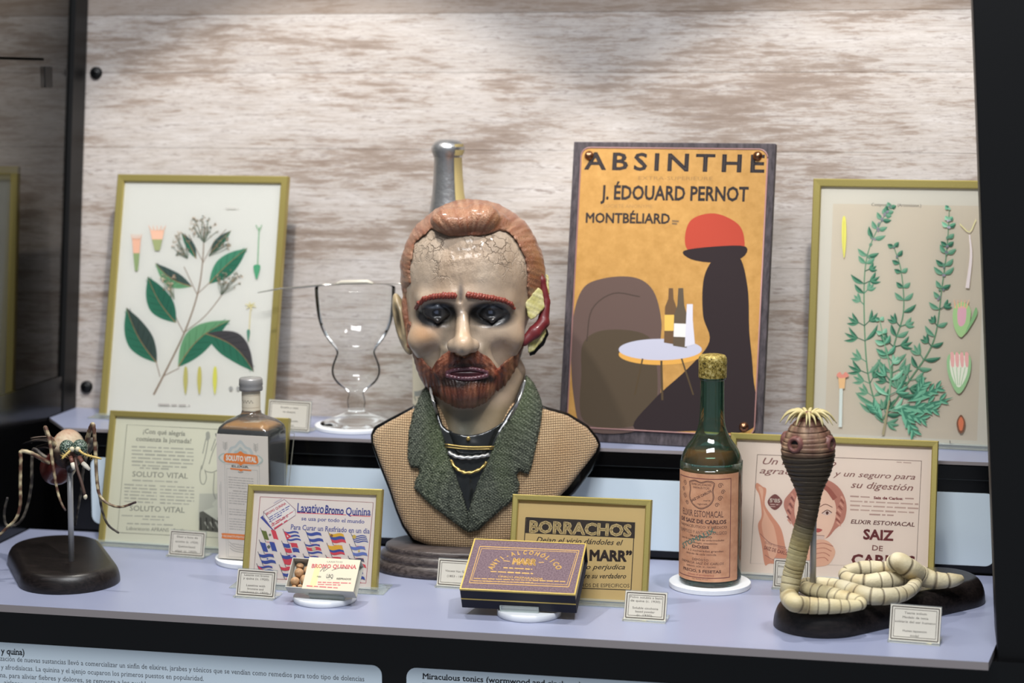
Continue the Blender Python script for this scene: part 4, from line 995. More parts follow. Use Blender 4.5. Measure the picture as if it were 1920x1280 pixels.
# ---- bandage over the other ear
M['strap'] = mat('oxblood_strap', (104,34,38), .42, 0, .5, coat=.1)
def strap(X, Y, Z):
    pts = [(1016,488,20),(1028,520,22),(1035,560,20),(1030,598,26),(1014,616,36),(994,634,42)]; d = None
    for a, b, r0, r1 in zip(pts, pts[1:], (4,6,8,11,12), (6,8,11,12,8)):
        c = cap(X, Y, Z, a, b, r0, r1); d = c if d is None else smin(d, c, 4)
    return d+.8*wob(X, Y, Z, .12, 60)
sculpt('bandage_strap', strap, (980,476,0), (1052,652,60), 1.5, M['strap'])
M['gauze'] = attr_mat('gauze', .75, .3, noise_bump=(900, .6, .0015))
gz = lambda x, y, z: blend(np.tile(L3(214,206,158), (len(x), 1)), np.clip(wob(x, y, z, .35, 61)*.5+.5, 0, 1), L3(176,168,96))
def pad(poly, z0, z1, sl=0): return lambda X, Y, Z: smax(smax(poly2d(X, Y, poly)+1.2+0*Z, Z-z1-sl*(X-1010), 2.5), z0+sl*(X-1010)-Z, 2.5)+.8*wob(X, Y, Z, .5, 62)
sculpt('gauze_pad', pad([(1020,531),(1029,538),(1034,570),(1016,590),(1006,594),(1000,586),(995,560),(1006,548)], 28, 48, -.5), (988,524,0), (1042,600,70), 1.4, M['gauze'], gz)
sculpt('gauze_pad', pad([(1034,604),(1036,618),(1028,634),(1012,652),(1001,656),(1000,640),(1006,622),(1022,612)], 12, 34, -.4), (992,596,-20), (1044,664,60), 1.4, M['gauze'], gz)
sculpt('gauze_pad', pad([(1033,505),(1041,512),(1042,545),(1038,560),(1034,540)], 0, 20), (1026,496,-14), (1050,568,34), 1.3, M['gauze'], gz)
sculpt('pad_backing', pad([(1036,606),(1041,620),(1032,640),(1014,658),(1004,662),(1000,640),(1010,615)], 2, 14, -.3), (990,596,-24), (1050,670,40), 1.6, M['black_matt'])
# ---- chest
BODY = [(806,748),(788,757),(745,779),(720,794),(713,806),(714,822),(727,858),(745,904),(758,944),(770,972),(788,998),(824,1013),(881,1019),(940,1016),(985,1000),(1015,970),(1048,931),(1075,905),(1105,868),(1126,840),(1132,826),(1127,814),(1111,793),(1075,771),(1027,757),(990,748),(900,740)]
def front(X, Y):
    """height of the chest surface towards the viewer"""
    u = (X-905)/215; v = (Y-900)/190
    return 62-58*np.abs(u)**2.2-34*np.clip(v, 0, 2)**2-50*np.clip(-v, 0, 2)**2.2
def body_sdf(X, Y, Z):
    return smax(smax(poly2d(X, Y, BODY)+0*Z, Z-front(X, Y), 14), -22-Z, 6)+.5*wob(X, Y, Z, .06, 70)
def burlap():
    m = mat('burlap', (196,166,126), .85, 0, .15, sheen=.2); k = NT(m); co = k.coord((1,1,1))
    # plain weave: two sets of threads passing over and under
    def thread(axis, ph):
        x = k.n('ShaderNodeSeparateXYZ'); k.l(dist, x.inputs[0]); return x.outputs[axis]
    nz = k.n('ShaderNodeTexNoise'); k.l(co, nz.inputs['Vector']); nz.inputs['Scale'].default_value = 60
    dd = k.n('ShaderNodeVectorMath', operation='MULTIPLY_ADD'); k.l(nz.outputs['Color'], dd.inputs[0]); dd.inputs[1].default_value = (.0022,.0022,.0022); k.l(co, dd.inputs[2]); dist = dd.outputs[0]
    X_, Z_ = thread(0,0), thread(2,0); w = 2*PI/.0060
    sx = k.math('SINE', k.math('MULTIPLY', X_, w)); sz = k.math('SINE', k.math('MULTIPLY', Z_, w))
    over = k.math('MULTIPLY', sx, sz)                                   # checker of overs and unders
    ax = k.math('ABSOLUTE', k.math('SINE', k.math('MULTIPLY', X_, w/1))); az = k.math('ABSOLUTE', k.math('SINE', k.math('MULTIPLY', Z_, w/1)))
    g = k.math('GREATER_THAN', over, 0.0)
    mxn = k.n('ShaderNodeMix', data_type='FLOAT'); k.l(g, mxn.inputs[0]); k.l(k.math('MULTIPLY', ax, k.math('POWER', az, .35)), mxn.inputs[2]); k.l(k.math('MULTIPLY', az, k.math('POWER', ax, .35)), mxn.inputs[3]); h = mxn.outputs[0]
    fib = k.noise(co, 500, 4, .7); big = k.noise(co, 18, 3)
    c = k.ramp(h, [(.08, rgb(98,72,50)), (.38, rgb(186,154,116)), (.9, rgb(218,190,150))])
    c = k.mix(k.ramp(big, [(.35, ramp4(.0)), (.7, ramp4(.45))]), c, rgb(168,128,86)); c = k.mix(k.math('MULTIPLY', fib, .35), c, rgb(140,112,84)); k.base(c)
    k.bump(k.math('ADD', h, k.math('MULTIPLY', fib, .5)), .8, .0015); return m
M['burlap'] = burlap()
sculpt('burlap_chest', body_sdf, (704,736,-30), (1140,1026,70), 2.6, M['burlap'])
BACK = [(800,752),(788,752),(744,775),(716,790),(709,806),(711,824),(724,860),(742,906),(755,946),(767,976),(786,1003),(824,1018),(881,1023),(945,1021),(990,1008),(1022,980),(1058,940),(1088,914),(1120,872),(1134,846),(1136,826),(1131,812),(1112,789),(1075,766),(1027,752),(990,748),(900,740)]
sculpt('bust_shell', lambda X, Y, Z: smax(smax(poly2d(X, Y, BACK)+0*Z, Z-np.minimum(front(X, Y)-9, 8), 5), -46-Z, 14), (700,728,-60), (1146,1032,40), 3.2, M['black'])
# ---- green pile collar and lapels
LAP_L = [(817,712),(808,722),(800,738),(789,764),(781,800),(779,830),(779,850),(784,864),(799,866),(800,877),(792,892),(791,904),(806,920),(824,937),(850,957),(881,980),(889,984),(889,952),(880,924),(868,886),(858,856),(849,829),(840,800),(832,779),(826,752),(822,730)]
LAP_R = [(998,698),(1008,708),(1016,722),(1024,742),(1027,756),(1024,782),(1016,822),(1007,862),(1001,878),(984,872),(978,880),(984,897),(980,919),(962,934),(946,947),(925,966),(908,981),(891,985),(889,984),(889,952),(898,924),(910,890),(922,864),(932,840),(946,806),(962,784),(975,764),(986,742),(993,722)]
def lapel(poly, t):
    def f(X, Y, Z):
        top = front(X, Y)+t+10+26*np.clip((775-Y)/70, 0, 1)**1.5*0
        rise = np.clip((800-Y)/100, 0, 1); z1 = top+rise*6
        return smax(smax(poly2d(X, Y, poly)-1+0*Z, Z-z1, 9), z1-26-40*rise-Z, 6)+1.7*wob(X, Y, Z, .8, 81)+1.2*wob(X, Y, Z, 1.5, 82)
    return f
M['pile'] = attr_mat('green_pile', .5, .5, noise_bump=(420, 1.0, .003))
pc = lambda x, y, z: blend(blend(np.tile(L3(52,58,47), (len(x), 1)), np.clip(wob(x, y, z, 1.1, 83), 0, 1)*1.0, L3(150,156,136)), np.clip(wob(x, y, z, .04, 84), 0, 1)*.4, L3(92,108,60))
sculpt('coat_lapel', lapel(LAP_L, 2), (772,700,-40), (896,992,96), 1.7, M['pile'], pc)
sculpt('coat_lapel', lapel(LAP_R, 2), (882,690,-40), (1036,992,96), 1.7, M['pile'], pc)
# ---- shirt front, collar piping, gold bars and rope
M['shirt'] = mat('glossy_black_paint', (30,32,32), .22, 0, .5, coat=.4)
VN = [(826,745),(840,790),(850,800),(900,808),(948,798),(965,770),(990,735),(975,790),(940,850),(915,900),(893,960),(885,960),(862,890),(842,830)]
def shirt(X, Y, Z): return smax(smax(poly2d(X, Y, VN)-4+0*Z, Z-front(X, Y)-4-3.0*np.exp(-((X-889-(Y-880)*.02)/7)**2), 5), front(X, Y)-30-Z, 5)+.5*wob(X, Y, Z, .15, 90)
sculpt('shirt_front', shirt, (816,736,-40), (1000,970,80), 2.0, M['shirt'])
def on_front(x, y, o=6): return (x, y, float(front(np.float64(x), np.float64(y)))+o)
M['gold'] = mat('gold_paint', (186,160,96), .3, .7); M['silver'] = mat('silver_paint', (170,170,168), .3, .5)
def bust_tube(name, pts, r, m, seg=8, twist=0):
    Q = bust_pts(np.array([tuple(p) for p in smooth_pts(pts, 6)]))
    n = len(Q); v, f = tube(Q, (lambda i, a: r*s_*(1+.35*math.sin(2*a+i*twist))) if twist else r*s_, seg); return obj(name, (v, f), m, bust)
bust_tube('gold_bar', [on_front(847,823,11), on_front(890,828,15), on_front(938,828,11)], 1.6, M['gold']); bust_tube('gold_bar', [on_front(847,828,9), on_front(890,832,12), on_front(936,832,9)], 1.3, M['gold'])
bust_tube('silver_frill', [on_front(853,838,9), on_front(868,846,12), on_front(890,848,13), on_front(912,846,12), on_front(929,843,9)], 3.4, M['silver'], twist=1.7)
bust_tube('gold_rope', [on_front(857,852,9), on_front(866,866,11), on_front(878,874,13), on_front(889,876,13), on_front(904,873,12), on_front(917,865,10), on_front(924,856,9)], 2.6, M['gold'], twist=1.1)
for pts_ in ([(819,716),(826,745),(834,772),(843,800)], [(946,803),(962,782),(978,755),(990,726),(996,704)]):
    bust_tube('collar_piping', [(x, y, surf(x, y)+2) for x, y in pts_], 2.2, M['silver'], twist=2.1)
sculpt('inner_collar', lambda X, Y, Z: smax(smax(head_sdf(X, Y, Z)-4, 806-(X-890)**2*.006-Y, 3), smax(Y-850, -Z, 3), 3), (826,770,-6), (975,856,110), 1.8, M['shirt'])
bust_tube('collar_stud', [(890,812,70),(890,813,73)], 4, M['gold'])
# ---- turned base and neck of the stand
v, f = lathe([(.0001,0),(.122,0),(.1225,.004),(.121,.010),(.117,.0135),(.1135,.0145),(.1145,.017),(.1140,.021),(.110,.0245),(.1065,.0255),(.1075,.028),(.1065,.0315),(.104,.033),(.0001,.033)], 72, .62)
b_ = obj('turned_base', (v, f), M['base_wood'], bust)
Q = bust_pts(np.array([(885,1012,-8),(885,1050,-20)])); v, f = tube([tuple(Q[0]), (Q[0][0], .012, .030)], [.014, .011], 16, True); obj('support_post', (v, f), M['black'], bust)
# ================================================================== CAPTION CARDS
M['card'] = mat('caption_card', (206,200,186), .55, 0, .3); M['acrylic2'] = clear_mat('card_holder', (.95,.97,.96,1), .03, 1.45, .12, .05)
def caption(label, q, z, corners, lines, greek=None):
    x, y, yaw, lean, w, h = q; t = thing('caption_card', label, 'label', (x, y, z), (0, 0, yaw))
    R_ = Matrix.Rotation(-lean, 4, 'X')
    def part(name, mb, m, bev=0): 
        o = mb.build(name, m, t, bev, 1); o.rotation_euler = (-lean, 0, 0); return o
    part('card', MB().box(0, w, 0, .0008, .0015, h), M['card'])
    part('holder_back', MB().box(-.0006, w+.0006, .0010, .0034, .0008, h+.0012), M['acrylic2'], .0004)
    MB().box(-.001, w+.001, -.006, .026, .0002, .0026).build('holder_foot', M['acrylic2'], t, .0005, 1)
    P = Print(lambda u, v, d: (u, -d-.0001, v), facing(pose(x, y, z, yaw, lean)))
    e = .0022
    for k_, (e, wd) in enumerate(((.0020, .0011), (.0046, .0005))):
        c = [(e, .0015+e), (w-e, .0015+e), (w-e, h-e), (e, h-e)]
        for i in range(4): P.line([c[i], c[(i+1) % 4]], wd, (74,66,60), layer=1, px=False)
    n = len(lines)
    for i, st in enumerate(lines):
        if not st: continue
        ln = len(st)*.00172*(.044/max(w,.044)+.2); ln = min(w-.011, len(st)*.0019); zc = h*.84-(h*.72)*(i+.6)/n
        P.text(st, (w/2-ln/2, zc), (w/2+ln/2, zc), .0026, (84,78,72), layer=1, px=False, serif=.03)
    o = P.build('lettering', M['print'], t); o.rotation_euler = (-lean, 0, 0); return t
caption('small cream caption card in front of the cream advertisement by the mosquito', (-.4761,2.4329,-.0987,.2245,.0514,.0345), 0, None, ['Elixir a base de', 'quinina (c. 1920).', 'Quinine-based', 'elixir (c. 1920).'])
caption('small caption card in front of the little box of pills, bottom left', (-.3168,2.2498,-.0619,.2823,.0503,.0343), 0, None, ['Laxante con bromo', 'y quina (c. 1920).', '', 'Laxative with', 'bromine and', 'cinchona (c. 1920).'])
caption('small caption card beside the bust base, partly behind the purple box', (-.0888,2.3482,-.058,.2973,.0500,.0351), 0, None, ['', 'Vincent Van Gogh', '(1853 - 1890)', ''])
caption('small caption card standing alone right of the ochre advertisement', (.1628,2.2416,-.0303,.38,.0491,.0345), 0, None, ['Polvo soluble a base', 'de quina (c. 1930).', '', 'Soluble cinchona', 'based powder', '(c. 1930).'])
caption('small caption card partly behind the upright banded worm', (.3217,2.4255,-.0836,.2205,.0437,.0365), 0, None, ['Elixir de quinina', '(c. 1920).', 'Elixir of quinine', '(c. 1920).'])
caption('grey caption card nearest the front right corner, before the worm base', (.4675,2.2150,-.0897,.36,.0559,.0418), 0, None, ['Taenia solium', 'Modelo de tenia', 'solitaria del ser humano', '', 'Human tapeworm', 'model'])
caption('blurred cream caption card on the upper shelf beside the goblet', (-.3889,2.5861,-.1462,.2078,.0641,.042), SH_Z, None, ['Botella y copa', 'de absenta', '', 'Absinthe bottle', 'and glass'])
# ================================================================== DISCS
def disc(label, x, y, z, r, h, m=None):
    t = lathe([(.0001,0),(r-.0006,0),(r,.0006),(r,h-.0006),(r-.0006,h),(.0001,h)], 64)
    o = obj('display_disc', t, m or M['frost'], None, False); o.location = (x, y, z); return tag(o, label, 'disc', 'white display discs')
disc('white disc under the tall green elixir bottle', .2439, 2.4217, .0002, .0507, .0065)
disc('white disc under the square labelled bottle', -.3560, 2.4300, .0002, .050, .0065)
disc('wide white disc under the absinthe goblet', -.2729, 2.6300, SH_Z+.0002, .058, .005)
disc('white disc under the dark bottle behind the bust', -.1644, 2.655, SH_Z+.0002, .05, .005)
# ================================================================== GREEN ELIXIR BOTTLE
def bottle_green():
    x, y, z = .2439, 2.4217, .0069
    t = thing('elixir_bottle', 'green glass bottle of amber elixir with a peach label and waxed cork', 'bottle', (x, y, z), (0, 0, .13))
    R = .0386
    g = clear_mat('green_glass', (.58,.86,.72,1), .03, 1.42, .035, .02, (.20,.50,.34,1))
    out = [(.0001,.0015),(R-.006,0),(R-.002,.0012),(R,.006),(R,.140),(R*.99,.150),(R*.93,.160),(R*.80,.170),(R*.62,.1795),(.0195,.188),(.0168,.197),(.0155,.208),(.0150,.225),(.0148,.252),(.0160,.2535),(.0165,.256),(.0168,.276),(.0160,.2785),(.0125,.2790)]
    inn = [(.0105,.2785),(.0108,.252),(.0112,.210),(.0128,.197),(.0165,.186),(R*.55,.177),(R*.78,.167),(R*.90,.158),(R-.003,.148),(R-.003,.008),(R-.006,.004),(.0001,.004)]
    so = [tuple(p) for p in smooth_pts(out, 3)]; v, f = lathe([(max(a,.0001), b) for a, b in so], 64); obj('glass_body', (v, f), g, t)
    lq = mat('amber_liquid', (150,66,26), .12, 0, .5)
    for n_ in lq.node_tree.nodes:
        pass
    v, f = lathe([(.0001,.0045),(R-.0065,.0045),(R-.0036,.0085),(R-.0036,.147),(R*.89,.1575),(R*.78,.1655),(.0001,.1655)], 48); obj('liquid', (v, f), lq, t)
    wx = mat('gilt_wax', (150,130,70), .5, .35); k = NT(wx); n_ = k.noise(k.coord((1,1,1)), 260, 5, .7); k.base(k.ramp(n_, [(.38, rgb(66,56,24)), (.5, rgb(150,130,60)), (.68, rgb(206,190,130))])); k.bump(n_, .6, .001)
    v, f = lathe([(.0172,.256),(.0174,.262),(.0176,.277),(.0170,.281),(.0150,.2835),(.0100,.2845),(.0001,.2848)], 40); obj('wax_cap', (v, f), wx, t)
    # label wraps the front
    lb = mat('peach_label', (206,150,116), .75, 0, .2); k = NT(lb); n_ = k.noise(k.coord((1,1,1)), 70, 5, .6); k.base(k.ramp(n_, [(.3, rgb(196,140,106)), (.7, rgb(222,168,132))]))
    A0, A1 = -PI/2-1.50, -PI/2+1.0; z0, z1 = .0075, .1420; n = 40; v = []; f = []
    RL = R+.00035
    for i in range(n+1):
        a = A0+(A1-A0)*i/n; v += [(RL*math.cos(a), RL*math.sin(a), z0), (RL*math.cos(a), RL*math.sin(a), z1)]
    f = [(2*i, 2*i+2, 2*i+3, 2*i+1) for i in range(n)]; obj('label', (v, f), lb, t)
    # label artwork: u in [-.5, .5] along the arc, v in [0, 1] up
    AC = (A0+A1)/2-.10; W = 2.1*RL
    def fn(u, v, d):
        a = AC+u/RL; r = RL+.0001+d; return (r*math.cos(a), r*math.sin(a), v)
    P = Print(fn, None, .00002); D = (96,70,66); w2 = .0385
    def T(s, zc, hw, h, col=D, **kw): P.text(s, (-hw, zc), (hw, zc), h, col, layer=1, px=False, **kw)
    def ln(pts, w, col=D): P.line(pts, w, col, layer=1, px=False)
    sub = lambda a, b, n=24: [(a[0]+(b[0]-a[0])*i/n, a[1]+(b[1]-a[1])*i/n) for i in range(n+1)]
    for a, b in (((-w2,.0125),(w2,.0125)),((w2,.0125),(w2,.1360)),((w2,.1360),(-w2,.1360)),((-w2,.1360),(-w2,.0125))): ln(sub(a, b), .0008, (110,60,70))
    sh = [(-.0165,.131),(-.0085,.1335),(0,.1315),(.0085,.1335),(.0165,.131),(.0150,.122),(.0160,.112),(.0110,.1035),(0,.0985),(-.0110,.1035),(-.0160,.112),(-.0150,.122),(-.0165,.131)]
    ln(smooth_pts(sh, 4), .0008); ln([(a*.93, .116+(b-.116)*.93) for a, b in smooth_pts(sh, 4)], .0004)
    T('ESPECIALIDADES', .1275, .0128, .0024); T('FARMACÉUTICAS', .1235, .0105, .0026, serif=.04); P.text('SAIZ DE CARLOS', (-.0125,.1060), (.0135,.1205), .0030, D, layer=1, px=False, bold=.02)
    P.text('marca', (.0035,.1082), (.0120,.1088), .0024, D, layer=1, px=False); P.text('registrada', (-.0045,.1035), (.0085,.1040), .0024, D, layer=1, px=False)
    for sg in (-1, 1):
        for cx, cz, r0 in ((.024,.128,.0035),(.0275,.120,.003),(.024,.112,.0035),(.020,.104,.003)):
            ln([(sg*(cx+r0*(1-k_/16)*math.cos(k_*.7)), cz+r0*(1-k_/16)*math.sin(k_*.7)) for k_ in range(15)], .0006)
    T('ELIXIR ESTOMACAL', .0885, .0285, .0082, serif=.03); T('DE SAIZ DE CARLOS', .0805, .0325, .0048, serif=.05, bold=.03); T('FARMACÉUTICO Y MÉDICO', .0745, .0335, .0032, serif=.05)
    T('EUPÉPTICO Y ANTIGASTRÁLGICO', .0670, .0335, .0042, (120,96,88)); T('TRATAMIENTO', .0628, .0145, .0022, serif=.05, bold=.03); T('para la curación de las enfermedades', .0588, .0300, .0024, shear=.3); T('del estómago, intestinos.', .0548, .0215, .0024, shear=.3)
    T('DOSIS', .0495, .0110, .0034, serif=.05, bold=.03); T('De 1 a 2 cucharadas grandes', .0450, .0290, .0026); T('después de cada comida.', .0408, .0205, .0026)
    ln([(-.006,.0380),(.006,.0380)], .0004); T('DEPÓSITO', .0335, .0105, .0030, serif=.05); T('FARMACIA SAIZ DE CARLOS', .0292, .0300, .0030, serif=.05, shear=.2); T('SERRANO, NÚM. 30.- MADRID', .0252, .0200, .0021, serif=.04)
    ln([(-.006,.0232),(.006,.0232)], .0004); T('PRECIO, 5 PESETAS', .0190, .0265, .0036, serif=.05, bold=.02); T('[Véase el prospecto]', .0150, .0170, .0022, (170,84,84))
    T('Lit. Bellas Artes', .0100, .0100, .0014)
    P.text('STOMALIX', (-.0270,.0455), (.0190,.0705), .0062, (92,126,112), layer=2, px=False, bold=.02)
    P.build('lettering', M['print'], t)
bottle_green()
# ================================================================== SQUARE BOTTLE
def bottle_square():
    t = thing('elixir_bottle', 'square dark bottle with an orange and cream label and grey capped neck', 'bottle', (-.3560, 2.4300, .0069), (0, 0, -.095))
    W, D_ = .0370, .0300       # half sizes
    def ring(hw, hd, z, r, n=5):
        out = []
        for cx, cy, a in ((hw-r,hd-r,0),(-hw+r,hd-r,90),(-hw+r,-hd+r,180),(hw-r,-hd+r,270)):
            for i in range(n+1): th = math.radians(a+90*i/n); out.append((cx+r*math.cos(th), cy+r*math.sin(th), z))
        return out
    def loft(rings, cap_=True):
        v = [p for r in rings for p in r]; n = len(rings[0]); f = [(j*n+i, j*n+(i+1)%n, (j+1)*n+(i+1)%n, (j+1)*n+i) for j in range(len(rings)-1) for i in range(n)]
        if cap_: f += [tuple(range(n-1,-1,-1)), tuple(range((len(rings)-1)*n, len(rings)*n))]
        return v, f
    g = clear_mat('clear_bottle_glass', (.95,.95,.91,1), .03, 1.38, .05, .02)
    H = .167
    outer = [ring(W-.004,D_-.004,0,.005),ring(W,D_,.004,.006),ring(W,D_,H,.006),ring(W*.97,D_*.96,H+.006,.008),ring(W*.80,D_*.80,H+.0135,.012),ring(W*.55,D_*.62,H+.018,.0155),ring(.0135,.0135,H+.022,.0134),ring(.0118,.0118,H+.028,.0117),ring(.0115,.0115,H+.060,.0114)]
    obj('glass_body', loft(outer), g, t)
    lq = mat('dark_elixir', (30,12,8), .05, 0, .5, coat=.3); 
    lq2 = mat('brown_elixir', (96,60,22), .05, 0, .5)
    inner = [ring(W-.0035,D_-.0035,.004,.005),ring(W-.0018,D_-.0018,.008,.005),ring(W-.0018,D_-.0018,H-.001,.005),ring(W*.93,D_*.92,H+.0045,.007)]
    obj('dark_liquid', loft(inner), mat('dark_liquid', (20,9,6), .08, 0, .5, coat=.5), t, False)
    obj('liquid_surface', loft([ring(W*.93,D_*.92,H+.0046,.007),ring(W*.80,D_*.79,H+.0095,.011),ring(W*.60,D_*.62,H+.0125,.013)]), mat('amber_film', (150,108,56), .1, 0, .5, coat=.5), t)
    cp = mat('grey_cap', (150,148,146), .35, .3)
    v, f = lathe([(.0118,H+.0520),(.0152,H+.0525),(.0155,H+.0560),(.0148,H+.0580),(.0155,H+.0600),(.0152,H+.0670),(.0140,H+.0688),(.0001,H+.0692)], 40); obj('foil_cap', (v, f), cp, t)
    nl = mat('neck_label', (214,204,182), .7, 0, .2); v, f = lathe([(.0121,H+.0270),(.0121,H+.0520)], 40); obj('neck_label', (v, f), nl, t)
    P = Print(lambda u, v, d: ((.0122+d)*math.cos(-PI/2+u/.0121), (.0122+d)*math.sin(-PI/2+u/.0121), v))
    for zz in (H+.031, H+.047): P.line([(-.017+i*.002, zz) for i in range(18)], .0003, (150,120,90), layer=1, px=False)
    P.line([(a, H+.039+.0018*math.sin(a*1500)) for a in np.linspace(-.008,.008,40)], .0004, (70,60,54), layer=1, px=False); P.build('signature', M['print'], t)
    MB().box(-W+.0012, W-.0004, -D_-.0006, -D_-.0001, .0015, H-.0015).build('label', mat('cream_label', (214,205,192), .7, 0, .2), t)
    P = Print(lambda u, v, d: (u-.0370, -D_-.0007-d, v)); OR = (226,128,66); GR = (160,160,152); DKG = (110,110,108)
    px_ = lambda X, Y: ((X-85)/330*.0735+.0006, H-.0015-(Y-362)/830*.163)           # label artwork laid out on a 330 x 830 sketch grid
    P.q = px_
    P.frame([(150,590),(345,590),(345,1180),(150,1180)], 1.6, GR); P.frame([(138,560),(357,560),(357,1186),(138,1186)], 1.6, GR); P.k += 1
    for s_2, c_ in ((1.0,(186,190,184)),(.78,(206,202,190)),(.56,(176,184,178)),(.34,(206,202,190))): P.blob([(240-72*s_2,500),(240-66*s_2,500-52*s_2),(240-36*s_2,500-66*s_2),(240,500-105*s_2),(240+36*s_2,500-66*s_2),(240+66*s_2,500-52*s_2),(240+72*s_2,500)], c_, per=4)
    for sx in (-1, 1):
        P.blob([(240+sx*100,490),(240+sx*128,498),(240+sx*142,520),(240+sx*128,542),(240+sx*100,552)], (176,186,176), per=4)
        P.blob([(240+sx*104,498),(240+sx*122,506),(240+sx*132,520),(240+sx*122,534),(240+sx*104,544)], (212,206,194), per=4)
        P.line([(240+sx*98,470),(240+sx*92,415)], 2, GR)
        for i in range(5): P.line([(240+sx*97,462-i*10),(240+sx*(112),452-i*10)], 2, GR, layer=P.k); P.line([(240+sx*97,462-i*10),(240+sx*(82),452-i*10)], 2, GR, layer=P.k)
    P.blob([(134,505),(150,488),(214,484),(240,468),(266,484),(334,490),(348,508),(344,548),(260,552),(240,566),(220,552),(140,546)], OR, per=3)
    P.text('SOLUTO VITAL', (146,534), (340,537), 36, (236,228,212), bold=.05, serif=.04); P.text('SOLUTO VITAL', (148,533), (338,536), 33, (238,232,218), bold=.02, serif=.03)
    P.text('ELIXIR', (182,578), (290,578), 14, DKG, serif=.05, bold=.02); P.poly([(172,584),(306,588),(306,597),(255,596),(240,604),(225,596),(176,594)], OR); P.line([(222,606),(236,612),(256,606)], 3, DKG)
    P.greek((160,645), (318,648), 5, 5, 17, (176,172,164), 40); P.text('MODO DE USARLO', (188,740), (290,741), 8, (140,136,130), serif=.04)
    P.greek((160,752), (318,754), 5, 5, 17, (176,172,164), 41); P.greek((160,860), (318,862), 5, 3, 17, (176,172,164), 42); P.greek((160,925), (318,927), 5, 5, 17, (176,172,164), 43)
    P.poly([(108,1030),(120,1026),(360,1026),(372,1044),(360,1062),(120,1062),(108,1058),(116,1044)], OR); P.text('RECONSTITUYENTE DEL ORGANISMO', (122,1051), (358,1051), 14, (232,214,196), bold=.03)
    for i in range(3): P.line([(155+i*3,1080+i*22),(200,1112+i*16),(280,1112+i*16),(330-i*3,1080+i*22)], 3, (172,168,160), curve=4)
    for i in range(14): P.letter('LABORATORIOS AF'[i], (172+i*11,1104-abs(i-6.5)*1.5), 0, 8, DKG) if 'LABORATORIOS AF'[i] != ' ' else None
    P.line([(112,680),(112,900)], 3, (186,182,174)); P.line([(104,700),(104,860)], 2.4, (176,172,164))
    P.build('lettering', M['print'], t)
bottle_square()
# ================================================================== BOTTLE BEHIND THE BUST
def bottle_back():
    t = thing('absinthe_bottle', 'tall green bottle with silver foil neck behind the bust', 'bottle', (-.1460, 2.6535, SH_Z+.0053), (0, 0, .1))
    g = clear_mat('dark_green_glass', (.42,.66,.50,1), .05, 1.3, .30, .02)
    [setattr(n.inputs[0], 'default_value', (.16,.34,.22,1)) for n in g.node_tree.nodes if n.type == 'BSDF_DIFFUSE']
    R = .0500
    v, f = lathe([(.0001,0),(R-.005,0),(R,.005),(R,.150),(R*.96,.180),(R*.89,.212),(R*.80,.243),(.0310,.270),(.0245,.294),(.0205,.320),(.0180,.345),(.0165,.370),(.0001,.371)], 48); obj('glass_body', (v, f), g, t)
    fo = mat('silver_foil', (176,176,176), .32, .85); k = NT(fo); n_ = k.noise(k.coord((1,1,1)), 90, 5, .6); k.bump(n_, .6, .002)
    v, f = lathe([(.0290,.284),(.0258,.296),(.0222,.318),(.0200,.345),(.0190,.368),(.0200,.371),(.0222,.377),(.0228,.382),(.0210,.387),(.0172,.391),(.0120,.3935),(.0001,.394)], 40); obj('foil_neck', (v, f), fo, t)
    v, f = lathe([(.0265,.296),(.0226,.320),(.0204,.345),(.0195,.370),(.0228,.378),(.0215,.388)], 8, 1, -1.0, -.1); obj('paper_seal', (v, f), mat('gold_seal', (196,176,120), .6), t)
    RL = R+.0005; v, f = lathe([(RL,.030),(RL,.138)], 40, 1, -PI/2-1.5, -PI/2+1.5); obj('label', (v, f), mat('cream_label_paper', (222,214,190), .7, 0, .2), t)
    P = Print(lambda u, v_, d: ((RL+d+.0001)*math.cos(-PI/2+u/RL), (RL+d+.0001)*math.sin(-PI/2+u/RL), v_)); B = (52,62,110)
    P.poly([(-.052,.075),(.02,.075),(.02,.094),(-.052,.094)], B, px=False); P.text('PERNOT', (-.048,.0785), (.012,.0785), .012, (226,222,214), px=False, bold=.04)
    P.line([(-.055+i*.006,.056-.010*math.cos(i*.28)) for i in range(18)], .007, (156,158,150), px=False)
    for i in range(9): P.line([(-.056+i*.012,.042),(-.050+i*.012,.037)], .003, (150,150,130), layer=P.k, px=False); P.line([(-.056+i*.012,.112),(-.048+i*.012,.124)], .003, (150,150,130), layer=P.k, px=False)
    P.build('lettering', M['print'], t)
bottle_back()
